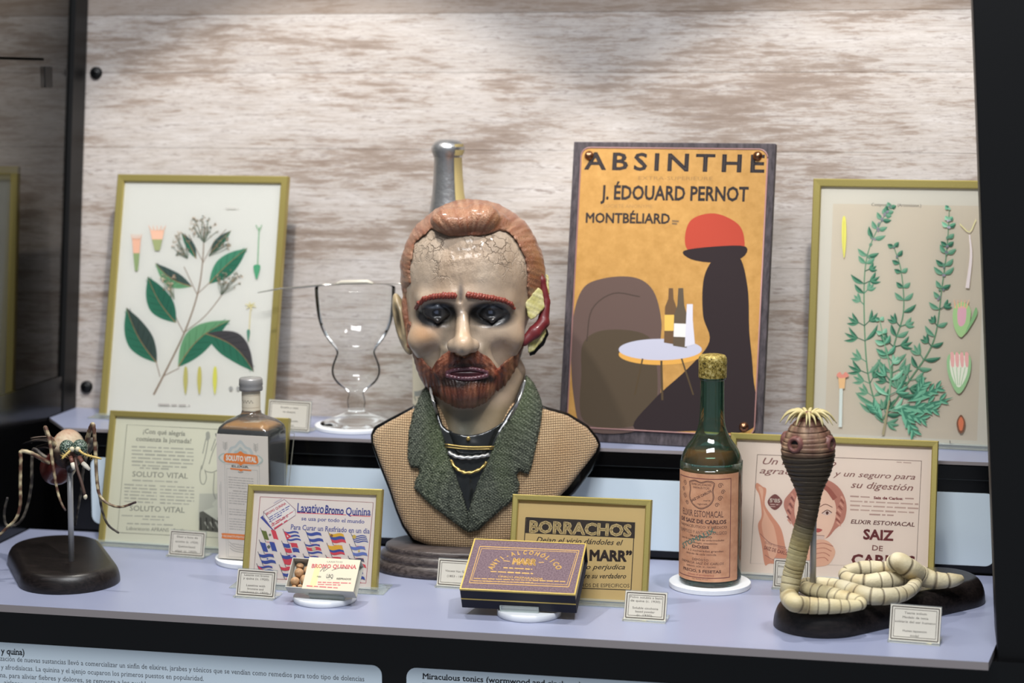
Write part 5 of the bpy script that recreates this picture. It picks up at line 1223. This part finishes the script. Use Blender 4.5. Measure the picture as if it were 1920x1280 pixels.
# ================================================================== GOBLET AND SPOON
def goblet():
    x, y, z = -.2729, 2.630, SH_Z+.0053
    t = thing('absinthe_glass', 'clear stemmed absinthe goblet with a bulbous reservoir on the upper shelf', 'glass', (x, y, z))
    g = clear_mat('goblet_glass', (.975,.98,.98,1), .02, 1.09, .0, .03)
    k_ = .000742
    prof = [(.0001,.004),(.035,.004),(.0475,.001),(.050,.0022),(.036,.008),(.020,.014),(.0115,.019),(.0125,.029),(.0118,.037),(.0100,.043),(.0150,.049),(.0270,.058),(.0335,.070),(.0330,.082),(.0285,.094),(.0265,.101),(.0300,.108),(.0390,.119),(.0470,.133),(.0520,.150),(.0545,.170),(.0556,.189),(.0550,.191)]
    v, f = lathe([tuple(p) for p in smooth_pts(prof, 2)], 56); v = [(max(abs(a), 0)*(1 if a >= 0 else -1), b, c) for a, b, c in v]; obj('bowl_and_stem', (v, f), g, t)
    s = thing('absinthe_spoon', 'slim silver absinthe spoon laid across the goblet rim', 'spoon', (x, y, z+.1925), (0, 0, -.02))
    st = mat('polished_silver', (214,210,200), .2, .9)
    v, f = tube([(-.142,0,-.0125),(-.110,0,-.0060),(-.075,0,-.0030),(-.050,0,.0002),(-.026,0,.0022)], [.0010,.0020,.0026,.0026,.0024], 10, True, .6); obj('spoon_handle', (v, f), st, s)
    v, f = tube([(-.028,0,.0022),(-.024,0,.0030),(-.020,0,.0045),(.018,0,.0062),(.022,0,.0050),(.026,0,.0040)], [.0022,.0032,.0042,.0042,.0032,.0020], 12, True, .75); obj('spoon_grip', (v, f), mat('ivory_grip', (196,190,176), .3), s)
    v, f = tube([(.026,0,.0038),(.058,0,.0045),(.095,0,.0050)], [.0018,.0026,.0060], 10, True, .35); obj('spoon_bowl', (v, f), st, s)
goblet()
# ================================================================== BOXES ON STANDS
def box_stand(label, x, y, r, yaw, w, lean, hgt, depth_):
    """frosted puck with a clear sloping rest"""
    t = thing('box_stand', label, 'stand', (x, y, .0002), (0, 0, yaw), 'stands with a white puck')
    v, f = lathe([(.0001,0),(r-.0006,0),(r,.0006),(r,.0075),(r-.0006,.008),(.0001,.008)], 64); obj('puck', (v, f), M['frost'], t)
    return t
def purple_box():
    q = (-.0262,2.2106,.015,1.1124,.1365,.0926); z = .035; x, y, yaw, lean, w, h = q; th = .0270
    t = thing('powder_box', 'purple and gold ANTI-ALCOHÓLICO box tilted on a white puck', 'box', (x, y, z)); t.rotation_euler = (-lean, 0, yaw)
    pm = mat('purple_board', (104,84,92), .6, 0, .3); k = NT(pm); n_ = k.noise(k.coord((1,1,1)), 500, 3, .7); k.base(k.ramp(n_, [(.35, rgb(88,68,78)), (.65, rgb(124,104,110))]))
    nb = mat('navy_board', (36,36,46), .55, 0, .3); gd = mat('gilt_edge', (196,170,92), .4, .4)
    MB().box(0, w, 0, .0012, 0, h).build('top_board', pm, t, .0003, 1)
    MB().box(0, w, .0012, th, 0, .0014).build('front_side', nb, t); MB().box(0, w, .0012, th, h-.0014, h).build('rear_side', nb, t); MB().box(0, .0014, .0012, th, .0014, h-.0014).build('left_side', nb, t)
    MB().box(0, w, th, th+.0012, 0, h).build('bottom_board', nb, t)
    MB().box(.004, w-.0035, .003, th-.002, .003, h-.003).build('inner_tray', mat('worn_tray', (176,164,146), .8), t, .0005, 1)
    MB().box(-.0004, w+.0004, -.0004, .0016, -.0004, .0014).build('gilt_edge', gd, t); MB().box(-.0004, w+.0004, -.0004, .0016, h-.0014, h+.0004).build('gilt_edge', gd, t)
    MB().box(-.0004, .0014, -.0004, .0016, .0014, h-.0014).build('gilt_edge', gd, t); MB().box(w-.0014, w+.0004, -.0004, .0016, .0014, h-.0014).build('gilt_edge', gd, t)
    MB().box(0, w, th*.52, th*.52+.0014, -.0004, .0002).build('gilt_line', gd, t)
    P = Print(lambda u, v, d: (u, -d-.0001, v), facing(pose(x, y, z, yaw, lean))); G = (206,164,96)
    P.frame([(900,1024),(1086,1032),(1066,1100),(880,1092)], 1.2, G); P.frame([(903,1028),(1082,1035),(1063,1096),(884,1088)], .8, G); P.k += 1
    s = 'ANTI-ALCOHÓLICO'; cx, cy = 982, 1078
    for i, ch in enumerate(s):
        a = math.radians(-68+136*i/(len(s)-1)); X = cx+63*math.sin(a)+2; Y = cy-42*math.cos(a)+3
        P.letter(ch, (X, Y), a*.75, 7.5, G, bold=.035)
    P.text('MARR', (960,1057), (1005,1059), 11, G, bold=.07); P.line([(944,1051),(956,1052)], 1.2, G); P.line([(1010,1054),(1020,1054)], 1.2, G, layer=P.k)
    P.greek((944,1064), (1014,1068), 3, 1, 5, G, 50); P.greek((920,1071), (1036,1077), 3, 1, 5, G, 51); P.text('ÚNICO PREPARADOR', (934,1082), (1018,1087), 3.6, G, bold=.02)
    P.greek((888,1084), (1060,1090), 2.2, 2, 4.5, G, 52)
    P.build('gold_lettering', M['print'], t)
    s_ = thing('box_stand', 'white puck with clear ledge under the purple box', 'stand', (.0500, 2.2430, .0002), (0, 0, 0), 'white pucks with a clear ledge')
    v, f = lathe([(.0001,0),(.0372,0),(.0378,.0006),(.0378,.0070),(.0372,.0076),(.0001,.0076)], 64); obj('puck', (v, f), M['frost'], s_)
    # clear sloping rest and its front ledge, following the underside of the box
    Rm = Matrix.Translation((x-.05, y-2.243, z)) @ Matrix.Rotation(yaw, 4, 'Z') @ Matrix.Rotation(-lean, 4, 'X')
    for nm, b in (('ledge', (.046,.092,th-.006,th+.0042,-.0036,-.0008)), ('rest', (.046,.092,th+.0016,th+.0042,-.0036,.060))):
        o = MB().box(*b).build(nm, M['acrylic'], s_, .0004, 1); o.matrix_basis = Rm
purple_box()
def pill_box():
    q = (-.2242,2.2253,-.0317,.7368,.0649,.0428); z = .0215; x, y, yaw, lean, w, h = q; th = .0165
    t = thing('pill_box', 'small cream slide box of pills, half open on a white puck', 'box', (x, y, z)); t.rotation_euler = (-lean, 0, yaw)
    cr = mat('aged_cream_card', (216,206,182), .7, 0, .2); gy_ = mat('grey_card', (186,184,174), .75, 0, .2)
    MB().box(0, w, 0, .0010, 0, h).build('sleeve_top', cr, t); MB().box(0, w, th-.001, th, 0, h).build('sleeve_bottom', gy_, t)
    MB().box(0, w, .001, th-.001, 0, .0010).build('sleeve_front', gy_, t); MB().box(0, w, .001, th-.001, h-.001, h).build('sleeve_rear', gy_, t)
    tr = MB(); e = .0215
    tr.box(-e, w-.004, th-.0022, th-.0012, .0012, h-.0012); tr.box(-e, w-.004, .0012, th-.0022, .0012, .0022); tr.box(-e, w-.004, .0012, th-.0022, h-.0022, h-.0012); tr.box(-e, -e+.001, .0012, th-.0022, .0022, h-.0022); tr.box(w-.005, w-.004, .0012, th-.0022, .0022, h-.0022)
    tr.build('tray', gy_, t)
    P = Print(lambda u, v, d: (u, -d-.0001, v), facing(pose(x, y, z, yaw, lean))); R_ = (212,112,116); K = (120,116,108)
    P.poly([(592,1058),(602,1058),(592,1100),(580,1100)], (224,220,160))
    P.text('LAXATIVO', (613,1054), (642,1055), 3, K, serif=.03); P.text('BROMO QUININA', (584,1064), (668,1066), 7.4, R_, bold=.03, serif=.05)
    P.line([(600,1071),(610,1062),(606,1071),(618,1063)], 1, K, curve=3); P.line([(622,1069),(640,1064),(650,1066)], .8, K, curve=3)
    P.blob([(610,1079),(618,1073),(627,1079),(618,1087)], (200,194,180), per=5); P.blob([(611,1079),(618,1074),(626,1079),(618,1086)], (216,206,182), per=5); P.text('LBQ', (612,1083), (624,1083.5), 7, K, bold=.03)
    P.text('PARA', (594,1082), (602,1082.4), 3, K, bold=.02); P.text('RESFRIADOS', (631,1086), (658,1087), 3.2, K, bold=.03)
    P.greek((596,1091), (658,1093), 2.4, 2, 4, R_, 60); P.greek((575,1098), (652,1103), 2.8, 1, 4, R_, 61)
    P.build('lettering', M['print'], t)
    cork = mat('pill_coating', (186,148,110), .6, 0, .3); k = NT(cork); n_ = k.noise(k.coord((1,1,1)), 200, 4, .6); k.base(k.ramp(n_, [(.3, rgb(160,118,82)), (.7, rgb(206,168,128))])); k.bump(n_, .3, .0006)
    Mx = pose(x, y, z, yaw, lean)
    for i, (u, v_, r, st) in enumerate(((-.0130,.0350,.0050,.75),(-.0115,.0250,.0062,1),(-.0020,.0305,.0052,1),(-.0140,.0135,.0060,.95),(-.0025,.0165,.0062,1),(-.0065,.0080,.0040,.7),(-.0140,.0050,.0042,.8),(.0040,.0075,.0046,1))):
        p = Mx @ Vector((u, th-.0024-r*.8, v_)); vv, ff = ellipsoid((0,0,0), (r, r*.85, r*st), 20, 12)
        o = obj('pill', (vv, ff), cork, None); o.location = p; o.rotation_euler = (i*.7, i*1.3, i*.4); tag(o, ('tan pill with creases, uppermost in the open tray of the cream box', 'large smooth tan pill, second down at the left of the tray', 'tan pill half under the lid, near the top of the tray', 'scored tan pill, third down at the left of the tray', 'tan pill at the lid edge, halfway down the tray', 'narrow upright tan pill near the bottom of the tray', 'flat tan pill in the bottom left corner of the tray', 'tan pill in the bottom corner of the tray, under the lid edge')[i], 'pill', 'tan pills in the cream box')
        if i in (3, 0):
            v2, f2 = tube([(-r*.7, -r*.62, r*.2), (0, -r*.86, 0), (r*.7, -r*.60, -r*.2)], .0005, 6); obj('crease', (v2, f2), mat('crease_brown', (120,84,54), .7), o)
    s_ = thing('box_stand', 'white puck with clear ledge under the cream pill box', 'stand', (-.2050, 2.2560, .0002), (0, 0, 0), 'white pucks with a clear ledge')
    v, f = lathe([(.0001,0),(.0375,0),(.0381,.0006),(.0381,.0060),(.0375,.0066),(.0001,.0066)], 64); obj('puck', (v, f), M['frost'], s_)
    Rm = Matrix.Translation((x+.205, y-2.256, z)) @ Matrix.Rotation(yaw, 4, 'Z') @ Matrix.Rotation(-lean, 4, 'X')
    for nm, b in (('ledge', (.006,.050,th-.0060,th+.0026,-.0030,-.0006)), ('rest', (.006,.050,th+.0006,th+.0026,-.0030,.030))):
        o = MB().box(*b).build(nm, M['acrylic'], s_, .0004, 1); o.matrix_basis = Rm
pill_box()
# ================================================================== ROUNDED WOODEN BASES
def rounded_base(parent, pts, h, r, m):
    """base board with a domed edge: outline pts, height h, edge radius r"""
    pts = [np.array(p) for p in pts]; n = len(pts); N = []
    for i in range(n):
        t = pts[(i+1) % n]-pts[i-1]; t = t/np.linalg.norm(t); N.append(np.array((t[1], -t[0])))
    rows = [(0,0),(0,.002)]+[(r*(1-math.cos(a)), .002+(h-.002)*math.sin(a)) for a in np.linspace(.15, PI/2, 9)]
    v = []
    for ins, z in rows: v += [tuple(p-nn*ins)+(z,) for p, nn in zip(pts, N)]
    f = [(j*n+i, j*n+(i+1)%n, (j+1)*n+(i+1)%n, (j+1)*n+i) for j in range(len(rows)-1) for i in range(n)]
    f += [tuple(range(n-1,-1,-1)), tuple(range((len(rows)-1)*n, len(rows)*n))]
    o = obj('wooden_base', (v, f), m, parent); o.data.polygons[len(f)-1].use_smooth = False; return o
def stadium(ax, ay, bx, by, r, n=20):
    a0 = math.atan2(by-ay, bx-ax); out = []
    for i in range(n+1): t = a0-PI/2+PI*i/n; out.append((bx+r*math.cos(t), by+r*math.sin(t)))
    for i in range(n+1): t = a0+PI/2+PI*i/n; out.append((ax+r*math.cos(t), ay+r*math.sin(t)))
    return out
# ================================================================== MOSQUITO
def mosquito():
    ox, oy = -.5488, 2.2905
    t = thing('mosquito_model', 'large mosquito model on a steel rod and oval dark wood base', 'model', (ox, oy, .0002))
    rounded_base(t, stadium(-.060, .085, .004, -.016, .0625), .023, .012, M['stand_wood'])
    Yp = 2.2905
    def W(px, py, dy=0.0):
        p = world_px(px, py, Y=Yp+dy); return (p.x-ox, p.y-oy, p.z-.0002)
    v, f = tube([(0,0,.0225),W(131,878)], .0036, 16); obj('steel_rod', (v, f), M['steel'], t)
    br = attr_mat('painted_chitin', .5, .4, noise_bump=(300, .6, .0012))
    def mott(v, base, spotc, amt=.5, seed=0, f=900):
        A = np.array(v); n = wob(A[:,0], A[:,1], A[:,2], f, seed); w = np.clip((n-.1)*1.6, 0, 1)*amt; return blend(np.tile(L3(*base), (len(A), 1)), w, L3(*spotc))
    # abdomen, thorax, head
    pts = smooth_pts([W(96,862,.075), W(100,874,.055), W(106,880,.035), W(116,868,.018), W(124,856,.010)], 5); n = len(pts)
    v, f = tube(pts, [.004+.0165*math.sin(PI*(.12+.62*i/(n-1)))**.8 for i in range(n)], 24); obj('abdomen', (v, f), mat('red_abdomen', (92,36,30), .35, 0, .5, coat=.4), t)
    c = W(128,842,.012); v, f = ellipsoid(c, (.0205,.026,.0255), 36, 24); A = np.array(v)
    v = [tuple(p) for p in A]; top = np.clip((A[:,2]-c[2]-.001)/.006, 0, 1)*np.clip((.010-(A[:,1]-c[1]))/.008, 0, 1)
    col = blend(mott(v, (58,44,38), (110,84,66), .5, 3, 500), top, L3(190,172,146)); col = blend(col, np.clip(wob(A[:,0], A[:,1], A[:,2], 700, 5)-.1, 0, 1)*.7*top, L3(150,96,72)); col = blend(col, np.clip((A[:,2]-c[2]-.018)/.006, 0, 1)*.35, L3(150,84,60)); col = blend(col, np.clip((A[:,0]*0+c[0]-.008-A[:,0])/.006, 0, 1)*top*.7, L3(160,78,50))
    obj('thorax', (v, f), br, t, cols=col)
    c = W(135,846,-.020); v, f = ellipsoid(c, (.0125,.011,.0105), 28, 18); obj('head', (v, f), br, t, cols=mott(v, (92,62,50), (150,112,90), .6, 7))
    ey = mat('faceted_eye', (70,96,80), .3, 0, .5, coat=.3); k = NT(ey); vo = k.n('ShaderNodeTexVoronoi'); k.l(k.coord((1,1,1)), vo.inputs['Vector']); vo.inputs['Scale'].default_value = 620
    k.base(k.ramp(vo.outputs['Distance'], [(.15, rgb(176,186,170)), (.45, rgb(58,84,70)), (.8, rgb(24,32,28))])); bp = k.bump(vo.outputs['Distance'], .8, .001); bp.invert = True
    for px_, py_ in ((126,840),(150,839)):
        c = W(px_, py_, -.0245); v, f = ellipsoid(c, (.0098,.0090,.0105), 24, 16); obj('compound_eye', (v, f), ey, t)
    pale = (206,196,168); yl = (206,178,106)
    for a, b, c_ in ((W(135,842,-.033), W(126,850,-.038), W(116,860,-.042)), (W(146,842,-.033), W(160,852,-.038), W(190,860,-.040))):
        pt = smooth_pts([a, b, c_], 5); v, f = tube(pt, [.0022]+[.0015]*(len(pt)-2)+[.0010], 8); o = obj('antenna', (v, f), mat('antenna_straw', yl, .6), t)
        v, f = ellipsoid(a, (.0034,.0034,.0034), 14, 10); obj('antenna_root', (v, f), mat('bone_white', pale, .5), o)
        rg = random.Random(4); V = []; F = []
        for i in range(26):
            p = np.array(pt[rg.randrange(3, len(pt))]); d = np.array((rg.uniform(-1,1), rg.uniform(-.4,.2), rg.uniform(-1,.7))); d /= np.linalg.norm(d); L = rg.uniform(.003,.0065)
            vv, ff = tube([tuple(p), tuple(p+d*L)], [.00028,.0001], 4); b0 = len(V); V += vv; F += [tuple(i_+b0 for i_ in q) for q in ff]
        h_ = obj('antenna_hair', (V, F), mat('hair_straw', yl, .6), o); h_['kind'] = 'stuff'
    for a, b, c_ in ((W(132,856,-.033), W(136,868,-.037), W(139,880,-.040)), (W(148,856,-.033), W(155,868,-.037), W(168,880,-.040))):
        v, f = tube([a, b], [.0026,.0026], 10); o = obj('palp', (v, f), mat('palp_brown', (118,76,64), .5), t)
        v, f = tube([b, tuple((np.array(b)+np.array(c_))/2), c_], [.0028,.0030,.0018], 10); obj('palp_tip', (v, f), mat('palp_white', (214,206,190), .5), o)
    v, f = tube(smooth_pts([W(141,858,-.034), W(145,880,-.040), W(153,905,-.044), W(159,928,-.046)], 4), .0020, 8); o = obj('proboscis', (v, f), mat('proboscis_brown', (78,58,50), .5), t)
    c = W(160,931,-.046); v, f = ellipsoid(c, (.0026,.0026,.0034), 12, 8); obj('proboscis_tip', (v, f), mat('tip_white', (206,196,170), .5), o)
    v, f = tube(smooth_pts([W(138,866,-.034), W(130,872,-.01), W(132,880,0)], 3), .005, 10); obj('lower_thorax', (v, f), mat('under_black', (24,22,22), .4), t)
    def leg(pts, r0=.0034, r1=.0014, lab=None, thick=.5, dark=False):
        P_ = smooth_pts([W(*p) for p in pts], 7); n = len(P_); rr = [r0+(r1-r0)*(i/(n-1))**thick for i in range(n)]
        v, f = tube(P_, lambda i, a: rr[i]*(1+.12*math.sin(i*2.3+a*2)), 8)
        A = np.array(v); i_ = np.repeat(np.arange(n), 8)/n; nn = wob(A[:,0], A[:,1], A[:,2], 420, 9)
        band = np.clip(np.sin(i_*26)*1.5+nn*1.2, 0, 1); base = L3(88,58,46) if not dark else L3(44,38,36)
        col = blend(np.tile(base, (len(A), 1)), np.clip(band*.25+np.clip(nn*1.6+.1,0,1)*.8, 0, 1), L3(196,182,146) if not dark else L3(120,112,98)); col = blend(col, np.clip((i_-.8)*5, 0, 1)*.8*(np.sin(i_*60) > 0), L3(50,46,46))
        return obj('leg', (v, f), br, t, cols=col)
    leg([(112,855,0),(103,835,-.010),(90,815,-.018),(85,801,-.022),(92,820,-.026),(97,855,-.03),(103,895,-.034),(109,925,-.036),(116,945,-.038),(123,957,-.04)], .0042)
    leg([(146,855,-.005),(160,835,-.012),(168,808,-.020),(174,795,-.024),(177,812,-.026),(179,850,-.028),(182,905,-.032),(188,930,-.034),(205,945,-.036),(228,950,-.037),(255,941,-.038)], .0042)
    leg([(112,866,.01),(90,866,.0),(60,850,-.01),(40,846,-.016),(39,862,-.018),(38,905,-.020),(38,945,-.022),(30,972,-.024),(12,990,-.026),(-8,1010,-.028)], .0034, .0018)
    leg([(108,868,.03),(84,856,.03),(64,842,.03),(60,862,.03),(59,905,.03),(52,945,.03),(40,975,.028),(24,985,.026),(11,982,.024),(8,960,.024),(14,932,.024)], .0030, .0016, dark=True)
    leg([(150,862,.02),(166,845,.02),(173,822,.018),(166,842,.018),(156,880,.02),(152,920,.022),(146,955,.024),(141,985,.026)], .0040, .0014, dark=True)
    leg([(156,860,.03),(172,840,.03),(180,830,.03),(181,880,.03),(186,925,.032),(193,962,.034),(204,985,.036),(223,999,.036)], .0028, .0014, dark=True)
    wg = mat('wing_membrane', (40,34,34), .2, 0, .5, coat=.5)
    for pts in ([(118,838,.02),(98,826,.05),(70,826,.08),(44,832,.10)], [(118,846,.02),(96,838,.05),(74,842,.075),(60,850,.09)]):
        P_ = smooth_pts([W(*p) for p in pts], 5); n = len(P_); v, f = tube(P_, [.002+.009*math.sin(PI*min(1, .1+i/(n-1)*.85)) for i in range(n)], 12, True, .22, (0,0,1)); o = obj('wing', (v, f), wg, t)
        for dz in (-.003, 0, .003): vv, ff = tube([(p[0], p[1]-.002, p[2]+dz+.002) for p in P_[2:-3]], .0006, 5); obj('wing_vein', (vv, ff), mat('vein_grey', (170,150,136), .4), o)
mosquito()
# ================================================================== TAPEWORM
def worm():
    ox, oy = .379, 2.2747
    t = thing('tapeworm_model', 'banded cream tapeworm model coiled on a dark wood base, head raised', 'model', (ox, oy, .0002))
    A_ = world_px(1790, 1100, z=0)
    rounded_base(t, stadium(.010, -.012, .145, .140, .054), .030, .016, M['black_matt'] if 0 else M['stand_wood'])
    Y0 = 2.262
    v, f = tube([(0,0,.0295),(lambda p: (p.x-ox, p.y-oy, p.z))(world_px(1526, 905, Y=2.2747))], .0036, 16); obj('steel_rod', (v, f), M['steel'], t)
    wm = attr_mat('painted_worm', .5, .4, noise_bump=(260, .5, .0012))
    def P3(px, py, z=None, Y=None):
        p = world_px(px, py, z=z, Y=Y); return (p.x-ox, p.y-oy, p.z)
    # one continuous body: (pixel, level or upright plane, half width)
    up = [((1792,1088),None,.0060,.045),((1760,1086),None,.0095,.046),((1716,1078),None,.0115,.050),((1694,1062),None,.0130,.060),((1676,1056),None,.0120,.064),((1668,1066),None,.010,.055)]
    ctrl = []
    for px_, z_, r_ in [((1803,1085),.040,.0050),((1785,1088),.040,.0085),((1755,1088),.041,.0105),((1728,1080),.046,.0120),((1705,1066),.058,.0125),((1685,1054),.066,.0120),((1672,1058),.062,.0105)]: ctrl.append(P3(*px_, z=z_)+(r_,))
    main = [((1585,1074),.048,.0085),((1592,1082),.044,.009),((1612,1088),.042,.010),((1640,1092),.041,.0125),((1668,1088),.042,.0125),((1700,1082),.043,.009)]
    seg1 = ctrl
    seg2 = [P3(*a, z=b)+(c,) for a, b, c in [((1676,1066),.050,.0080),((1650,1066),.050,.0095),((1620,1066),.050,.0100),((1596,1070),.048,.0090),((1584,1076),.045,.0080),((1592,1086),.043,.0085),((1620,1092),.042,.0105),((1655,1090),.043,.0120),((1690,1084),.044,.0100),((1712,1084),.043,.0085),((1716,1094),.041,.0085),((1704,1108),.040,.0085),((1680,1116),.040,.0100),((1640,1118),.041,.0105),((1610,1112),.042,.0105),((1585,1104),.043,.0100),((1560,1098),.043,.0090),((1530,1094),.043,.0080),((1506,1094),.043,.0075)]]
    seg3 = [P3(*a, z=b)+(c,) for a, b, c in [((1500,1096),.041,.0070),((1515,1104),.040,.0080),((1545,1112),.039,.0090),((1580,1122),.038,.0095),((1608,1128),.037,.0080),((1612,1134),.036,.0060),((1580,1137),.036,.0075),((1540,1136),.037,.0090),((1510,1134),.038,.0095),((1488,1130),.041,.0098)]]
    seg4 = []
    for (a, Y, c) in [((1480,1118),Y0-.005,.0105),((1481,1098),Y0-.003,.0108),((1485,1078),Y0,.0112),((1491,1056),Y0,.0112),((1497,1030),Y0,.0113),((1505,1000),Y0,.0115),((1513,970),Y0,.0116),((1517,945),Y0,.0120),((1517,922),Y0,.0150),((1517,900),Y0,.0205),((1517,875),Y0,.0265),((1516,852),Y0,.0300),((1516,828),Y0,.0290),((1515,808),Y0,.0235),((1515,794),Y0,.0170),((1515,786),Y0,.0120)]:
        seg4.append(P3(*a, Y=Y)+(c,))
    def body(name, ctrl, pitch, pal, amp=.10, shade_from=None, sc=1.0, parts=True):
        S = np.array(smooth_pts(ctrl, 14)); d = np.r_[0, np.cumsum(np.linalg.norm(np.diff(S[:, :3], axis=0), axis=1))]
        N = int(d[-1]/.0008); tt = np.linspace(0, d[-1], N); S = np.stack([np.interp(tt, d, S[:, k]) for k in range(4)], 1)
        r = S[:, 3]*sc; pv = np.interp(tt/d[-1], pitch[0], pitch[1]) if isinstance(pitch, tuple) else np.full(N, pitch); ph = (np.cumsum(.0008/pv)+.12*np.sin(tt*210)) % 1.0
        groove = np.exp(-((np.minimum(ph, 1-ph))/.06)**2); sa = ph*.10
        rr = r*(1-amp*1.6*groove+sa*(amp/.1)*.8)
        ns = 20; v, f = tube(S[:, :3], lambda i, a: rr[i]*(1+.02*math.sin(3*a+i*.05)), ns)
        Av = np.array(v); i_ = np.repeat(np.arange(N), ns); g = groove[i_]
        base = np.tile(L3(*pal[0]), (len(Av), 1)); nz = wob(Av[:,0], Av[:,1], Av[:,2], 160, 13); base = blend(base, np.clip(nz, 0, 1)*.7, L3(*pal[1])); base = blend(base, np.clip(-nz, 0, 1)*.5, L3(*pal[2]))
        base = blend(base, np.clip(g*1.1, 0, 1)*.85, L3(66,50,34))
        if shade_from is not None:
            q = np.clip((i_/N-shade_from)/.07, 0, 1); base = blend(base, np.clip((i_/N-.54)/.1, 0, 1)*.5, L3(120,112,62)); base = blend(base, q*.93, L3(50,38,32)); q2 = np.clip((i_/N-.905)/.02, 0, 1); base = blend(base, q2*.75, L3(126,88,72)); base = blend(base, q2*np.clip(np.sin(np.tile(np.arange(ns), N)*2.1)*.8+nz, 0, 1)*.6, L3(188,160,128))  # olive neck, then shade below the suckers painted into the head colour
        return obj(name, (v, f), wm, t, cols=base), S
    cream = ((206,194,160),(172,146,96),(222,212,186))
    body('body_tail', seg1, .020, cream, .07, sc=.95); body('body_coil', seg2, .0145, cream, .07, sc=.92);     nk, S = body('neck_and_head', seg3+seg4, ((0,.48,.60,1),(.013,.011,.0056,.0056)), ((200,186,146),(168,142,92),(216,206,172)), .055, .66)
    # suckers around the head, mouth ring and crown of hooks
    hc = P3(1515, 828, Y=Y0); pink = mat('sucker_pink', (116,76,70), .45, 0, .4); blk = mat('sucker_hole', (14,10,10), .5)
    for ang in (-2.05, -.42, 1.2, 2.75):
        c = np.array((hc[0]+.0265*math.cos(ang), hc[1]+.0265*math.sin(ang), hc[2])); d = np.array((math.cos(ang), math.sin(ang), .05)); d /= np.linalg.norm(d)
        q = Vector(d).to_track_quat('Z', 'Y').to_matrix(); v, f = lathe([(.0115,-.006),(.0100,.0005),(.0088,.0040),(.0070,.0052),(.0052,.0040),(.0046,.0008)], 22)
        o = obj('sucker', ([tuple(q @ Vector(p)+Vector(c)) for p in v], f), pink, t); v, f = lathe([(.0050,.0016),(.0001,.0016)], 18); obj('sucker_opening', ([tuple(q @ Vector(p)+Vector(c)) for p in v], f), blk, o)
    tc = np.array(P3(1515, 787, Y=Y0)); v, f = tube([tuple(tc+(0,0,-.006)), tuple(tc), tuple(tc+(0,0,.005))], [.0125,.0130,.0090], 24); obj('crown_disc', (v, f), mat('crown_brown', (112,70,56), .5), t)
    v, f = ellipsoid(tuple(tc+(0,0,.006)), (.006,.006,.004), 16, 8); obj('crown_tip', (v, f), pink, t)
    hk = mat('hook_horn', (192,178,128), .4, 0, .5)
    for k in range(26):
        a = 2*PI*k/26+(.1 if k % 2 else 0); lg = 1.0 if k % 2 == 0 else .72; dx, dy = math.cos(a), math.sin(a)
        R1, Z1 = (.0055, .0035) if k % 2 else (.0045, .0055)
        P_ = [tuple(tc+(dx*R1, dy*R1, Z1)), tuple(tc+(dx*.015*lg, dy*.015*lg, Z1+.0045*lg)), tuple(tc+(dx*.025*lg, dy*.025*lg, Z1+.0010)), tuple(tc+(dx*.0325*lg, dy*.0325*lg, Z1-.0085*lg))]
        P_ = smooth_pts(P_, 4); n = len(P_); v, f = tube(P_, [.0024*(1-(i/(n-1))**1.6*.85) for i in range(n)], 7); obj('hook', (v, f), hk, t)
worm()
